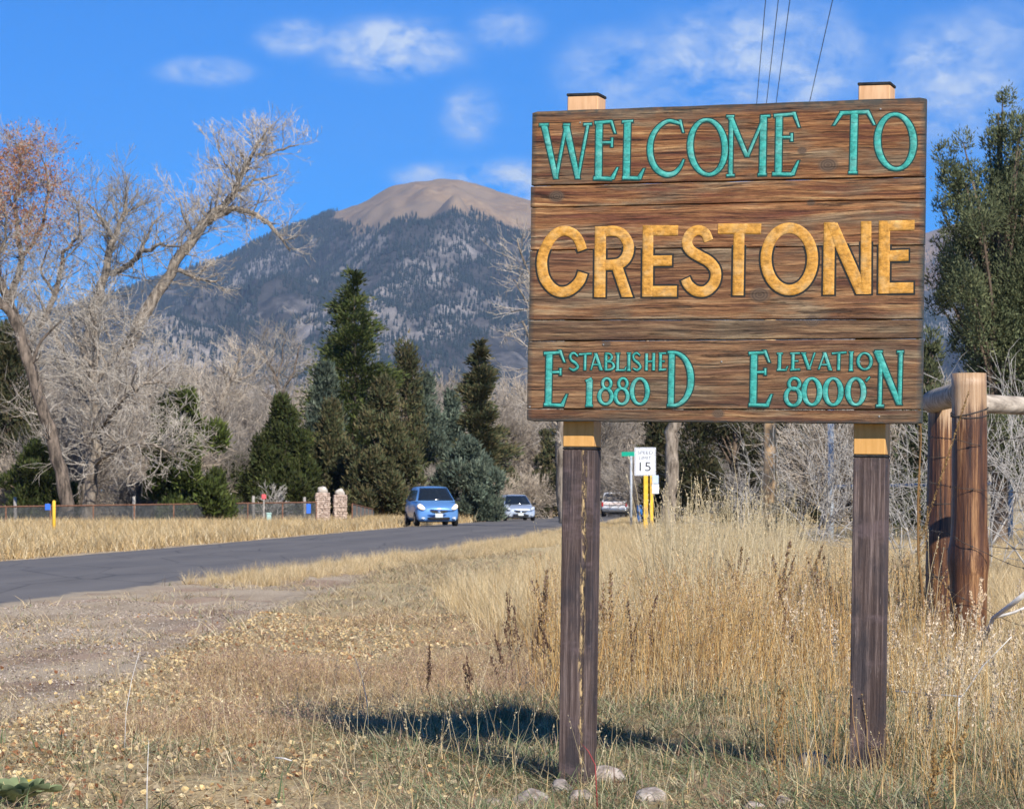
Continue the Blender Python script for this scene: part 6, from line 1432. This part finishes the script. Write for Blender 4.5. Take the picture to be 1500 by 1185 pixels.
for k, a in enumerate([(786, 985, 836, 'rusty seed stalk with pale stem above the dock cluster'), (806, 1000, 850, 'rusty seed stalk touching the left sign post'), (883, 1010, 838, 'rusty seed stalk just right of the left sign post'), (1188, 950, 800, 'tall rust brown seed stalk among the golden weeds, leftmost of the three dark ones'),
                       (1206, 960, 838, 'dark seed stalk in the middle of the dark trio left of the right post'), (1222, 965, 850, 'dark seed stalk nearest the right post'), (1072, 960, 802, 'golden seed stalk below the tan utility pole'), (1138, 980, 795, 'golden brown seed stalk in front of the pole base')]):
    single_weed('seed_stalk', a[3], 'weed', a[0], a[1], a[2], .003, GOLD * .8, np.concatenate([BROWN, GOLD * .6]), 330 + k, .1, .45, .012, 170, .018)
for k, a in enumerate([(1350, 1130, 985, 'feathery pale grass plume in front of the right post foot'), (1275, 1060, 955, 'pale plume against the lower right post'), (1425, 990, 848, 'large pale feathery plume in front of the thick log post'), (1352, 1000, 880, 'silvery plume left of the log fence'), (848, 1100, 985, 'pale plume leaning against the left post')]):
    single_weed('grass_plume', a[3], 'grass plume', a[0], a[1], a[2], .0018, PALE, PALE * np.array([1, .95, 1.05]), 360 + k, .2, .4, .011, 190, .014, side=3)
single_weed('mullein_stalk', 'tall rough brown mullein stalk right of the board', 'weed', 1347, 968, 560, .012, GOLD * .85, GOLD * .8, 390, .01, .86, .006, 1500, .012, side=1)
single_weed('mullein_stalk', 'short brown side mullein stalk beside the tall one', 'weed', 1330, 975, 742, .006, GOLD * .8, GOLD * .7, 391, .12, .3, .007, 260, .012, side=1)
for k, a in enumerate([(1140, 1185, 1010, 'golden knotted stem cluster at the bottom right of centre'), (1367, 1200, 1095, 'golden stem with round seed knots below the right post'), (1395, 1200, 1060, 'golden stem right of the knotted one near the bottom edge')]):
    for j in range(1): single_weed('knotted_weed', a[3], 'weed', a[0], a[1], a[2], .0042, GOLD * 1.1, GOLD * .8, 400 + k, .08, .7, .008, 170, .014, side=1)
# two long bleached stems and a reddish shoot
a_ = GP(1410, 13.6); simple_tubes('bent_stem', 'long bleached stem kinked upward in the right foreground', 'stem', [[a_ + Vector((-.34, .0, .20)), P(1410, 1020, 13.4), P(1440, 960, 13.3), P(1482, 940, 13.2)][0:2] + [P(1440, 975, 13.3), P(1482, 932, 13.2)], [P(1405, 1022, 13.4), GP(1402, 13.5, -.02)]], [[.004, .005, .004, .002], [.004, .004]], m_bleach, 5)
a_ = GP(868, 10.95); m_redst = mottled('red_stem', (.20, .03, .03), (.34, .07, .06), 20, .6, 0)
simple_tubes('red_shoot', 'thin dark red shoot curving in front of the left post foot', 'shoot', [[GP(876, 10.9, -.02), P(872, 1120, 10.9), P(862, 1100, 10.95), P(851, 1088, 11.0)]], [[.003, .003, .0025, .001]], m_redst, 5)
for k, (px, pb_, pt, dx, lb) in enumerate([(182, 1090, 955, 22, 'long thin pale stem in the left foreground, leaning right'), (160, 940, 985, 0, ''), (215, 1185, 1085, 3, 'upright thin pale stem at the bottom left'), (540, 1060, 958, -22, 'curved pale stem left of the shadow')]):
    if lb: simple_tubes('pale_grass', lb, 'grass stem', [[GP(px, (lambda d: d)(CAMZ * FPX * .87 / (pb_ - HOR)), -.02)] + [P(px + dx * t * t, pb_ + (pt - pb_) * t, CAMZ * FPX * .87 / (pb_ - HOR)) for t in (.35, .7, 1)]], [[.0024, .002, .0016, .0008]], m_bleach, 5)

# rocks at the foot of the sign
m_rockp = mottled('lichened_rock', (0.13, 0.11, 0.095), (0.50, 0.44, 0.39), 16, .95, .9, c3=(.30, .25, .22), bdist=.01)
def row_d(px, py):
    d = 12.
    for _ in range(14): d = (CAMZ - float(gz(X(px, d), d))) * FPX / (py - HOR)
    return d
for k, (px, py, wx_, hz_, lb) in enumerate([(886, 1148, 27, 19, 'rounded pinkish rock right of the left post foot'), (775, 1178, 34, 16, 'pale layered rock left of the left post foot'), (822, 1162, 22, 15, 'pale rock touching the left post foot'), (848, 1172, 18, 12, 'small tan rock under the left post'),
                                            (955, 1172, 30, 14, 'grey crumbled rock in the weeds between the posts'), (1190, 1128, 26, 20, 'pale rock near the right post foot'), (1102, 1186, 20, 10, 'white flat rock at the bottom edge'), (1148, 1180, 16, 11, 'small white rock right of the flat one'),
                                            (1262, 1122, 30, 14, 'rock at the right post foot'), (722, 1180, 14, 8, 'small grey stone at the bottom left of the rock row')]):
    d = row_d(px, py); o = obj('rock', rock_mesh('rock', wx_ / FPX * d * 1.15, wx_ / FPX * d * .9, hz_ / FPX * d * 1.15, 50 + k, m_rockp, 3), None, GP(px, d, hz_ / FPX * d * .30), k * 1.1); props(o, lb, 'rock')
# small sticks
for k, (px, py, a, l_, lb) in enumerate([(415, 1128, -.5, .09, 'short tan stick lying in the turf left of the shadow')]):
    d = row_d(px, py); b_ = GP(px, d, .05); V, F = tube([(-l_ / 2, 0, .006), (0, .006, .004), (l_ / 2, 0, -.004)], [.004, .005, .003], 6); o = obj('stick', make_mesh('stick', V, F, m_bleach, True), None, b_, a); props(o, lb, 'stick')
# mullein rosette in the bottom left corner
M['mull'] = foliage_mat('felted_mullein_leaf', trans=.2)
b_ = GP(20, row_d(20, 1183)); mu = thing('mullein_plant', 'soft grey green mullein rosette at the bottom left corner', 'plant', b_)
rm_ = random.Random(9)
for k in range(15):
    a = k * 2.4 + .3; el = .35 + .045 * k; l_ = .20 - .005 * k; V = []; F = []; nu, nv = 8, 4
    for i in range(nu + 1):
        t = i / nu; w_ = .045 * math.sin(math.pi * min(1, t * .93 + .05)) ** .8 * (1.25 - .3 * t) + .002
        for j in range(nv + 1):
            s = -1 + 2 * j / nv; rr = l_ * t; z = rr * math.sin(el) * (1.25 - .6 * t) + .018 * s * s - .006 * math.sin(t * 9 + s * 3)
            x = rr * math.cos(el * .8); V.append((x * math.cos(a) - s * w_ * math.sin(a), x * math.sin(a) + s * w_ * math.cos(a), z + .02))
    for i in range(nu):
        for j in range(nv): q_ = i * (nv + 1) + j; F.append((q_, q_ + 1, q_ + nv + 2, q_ + nv + 1))
    base_c = np.array([.20, .24, .12]) if k != 3 else np.array([.55, .42, .06]); cc = np.array([base_c * (1.25 if abs(v_ % 5 - 2) == 0 else 1.0) * rm_.uniform(.92, 1.08) for v_ in range(len(V))])
    obj('leaf', make_mesh('leaf', V, F, M['mull'], True, cc), mu)
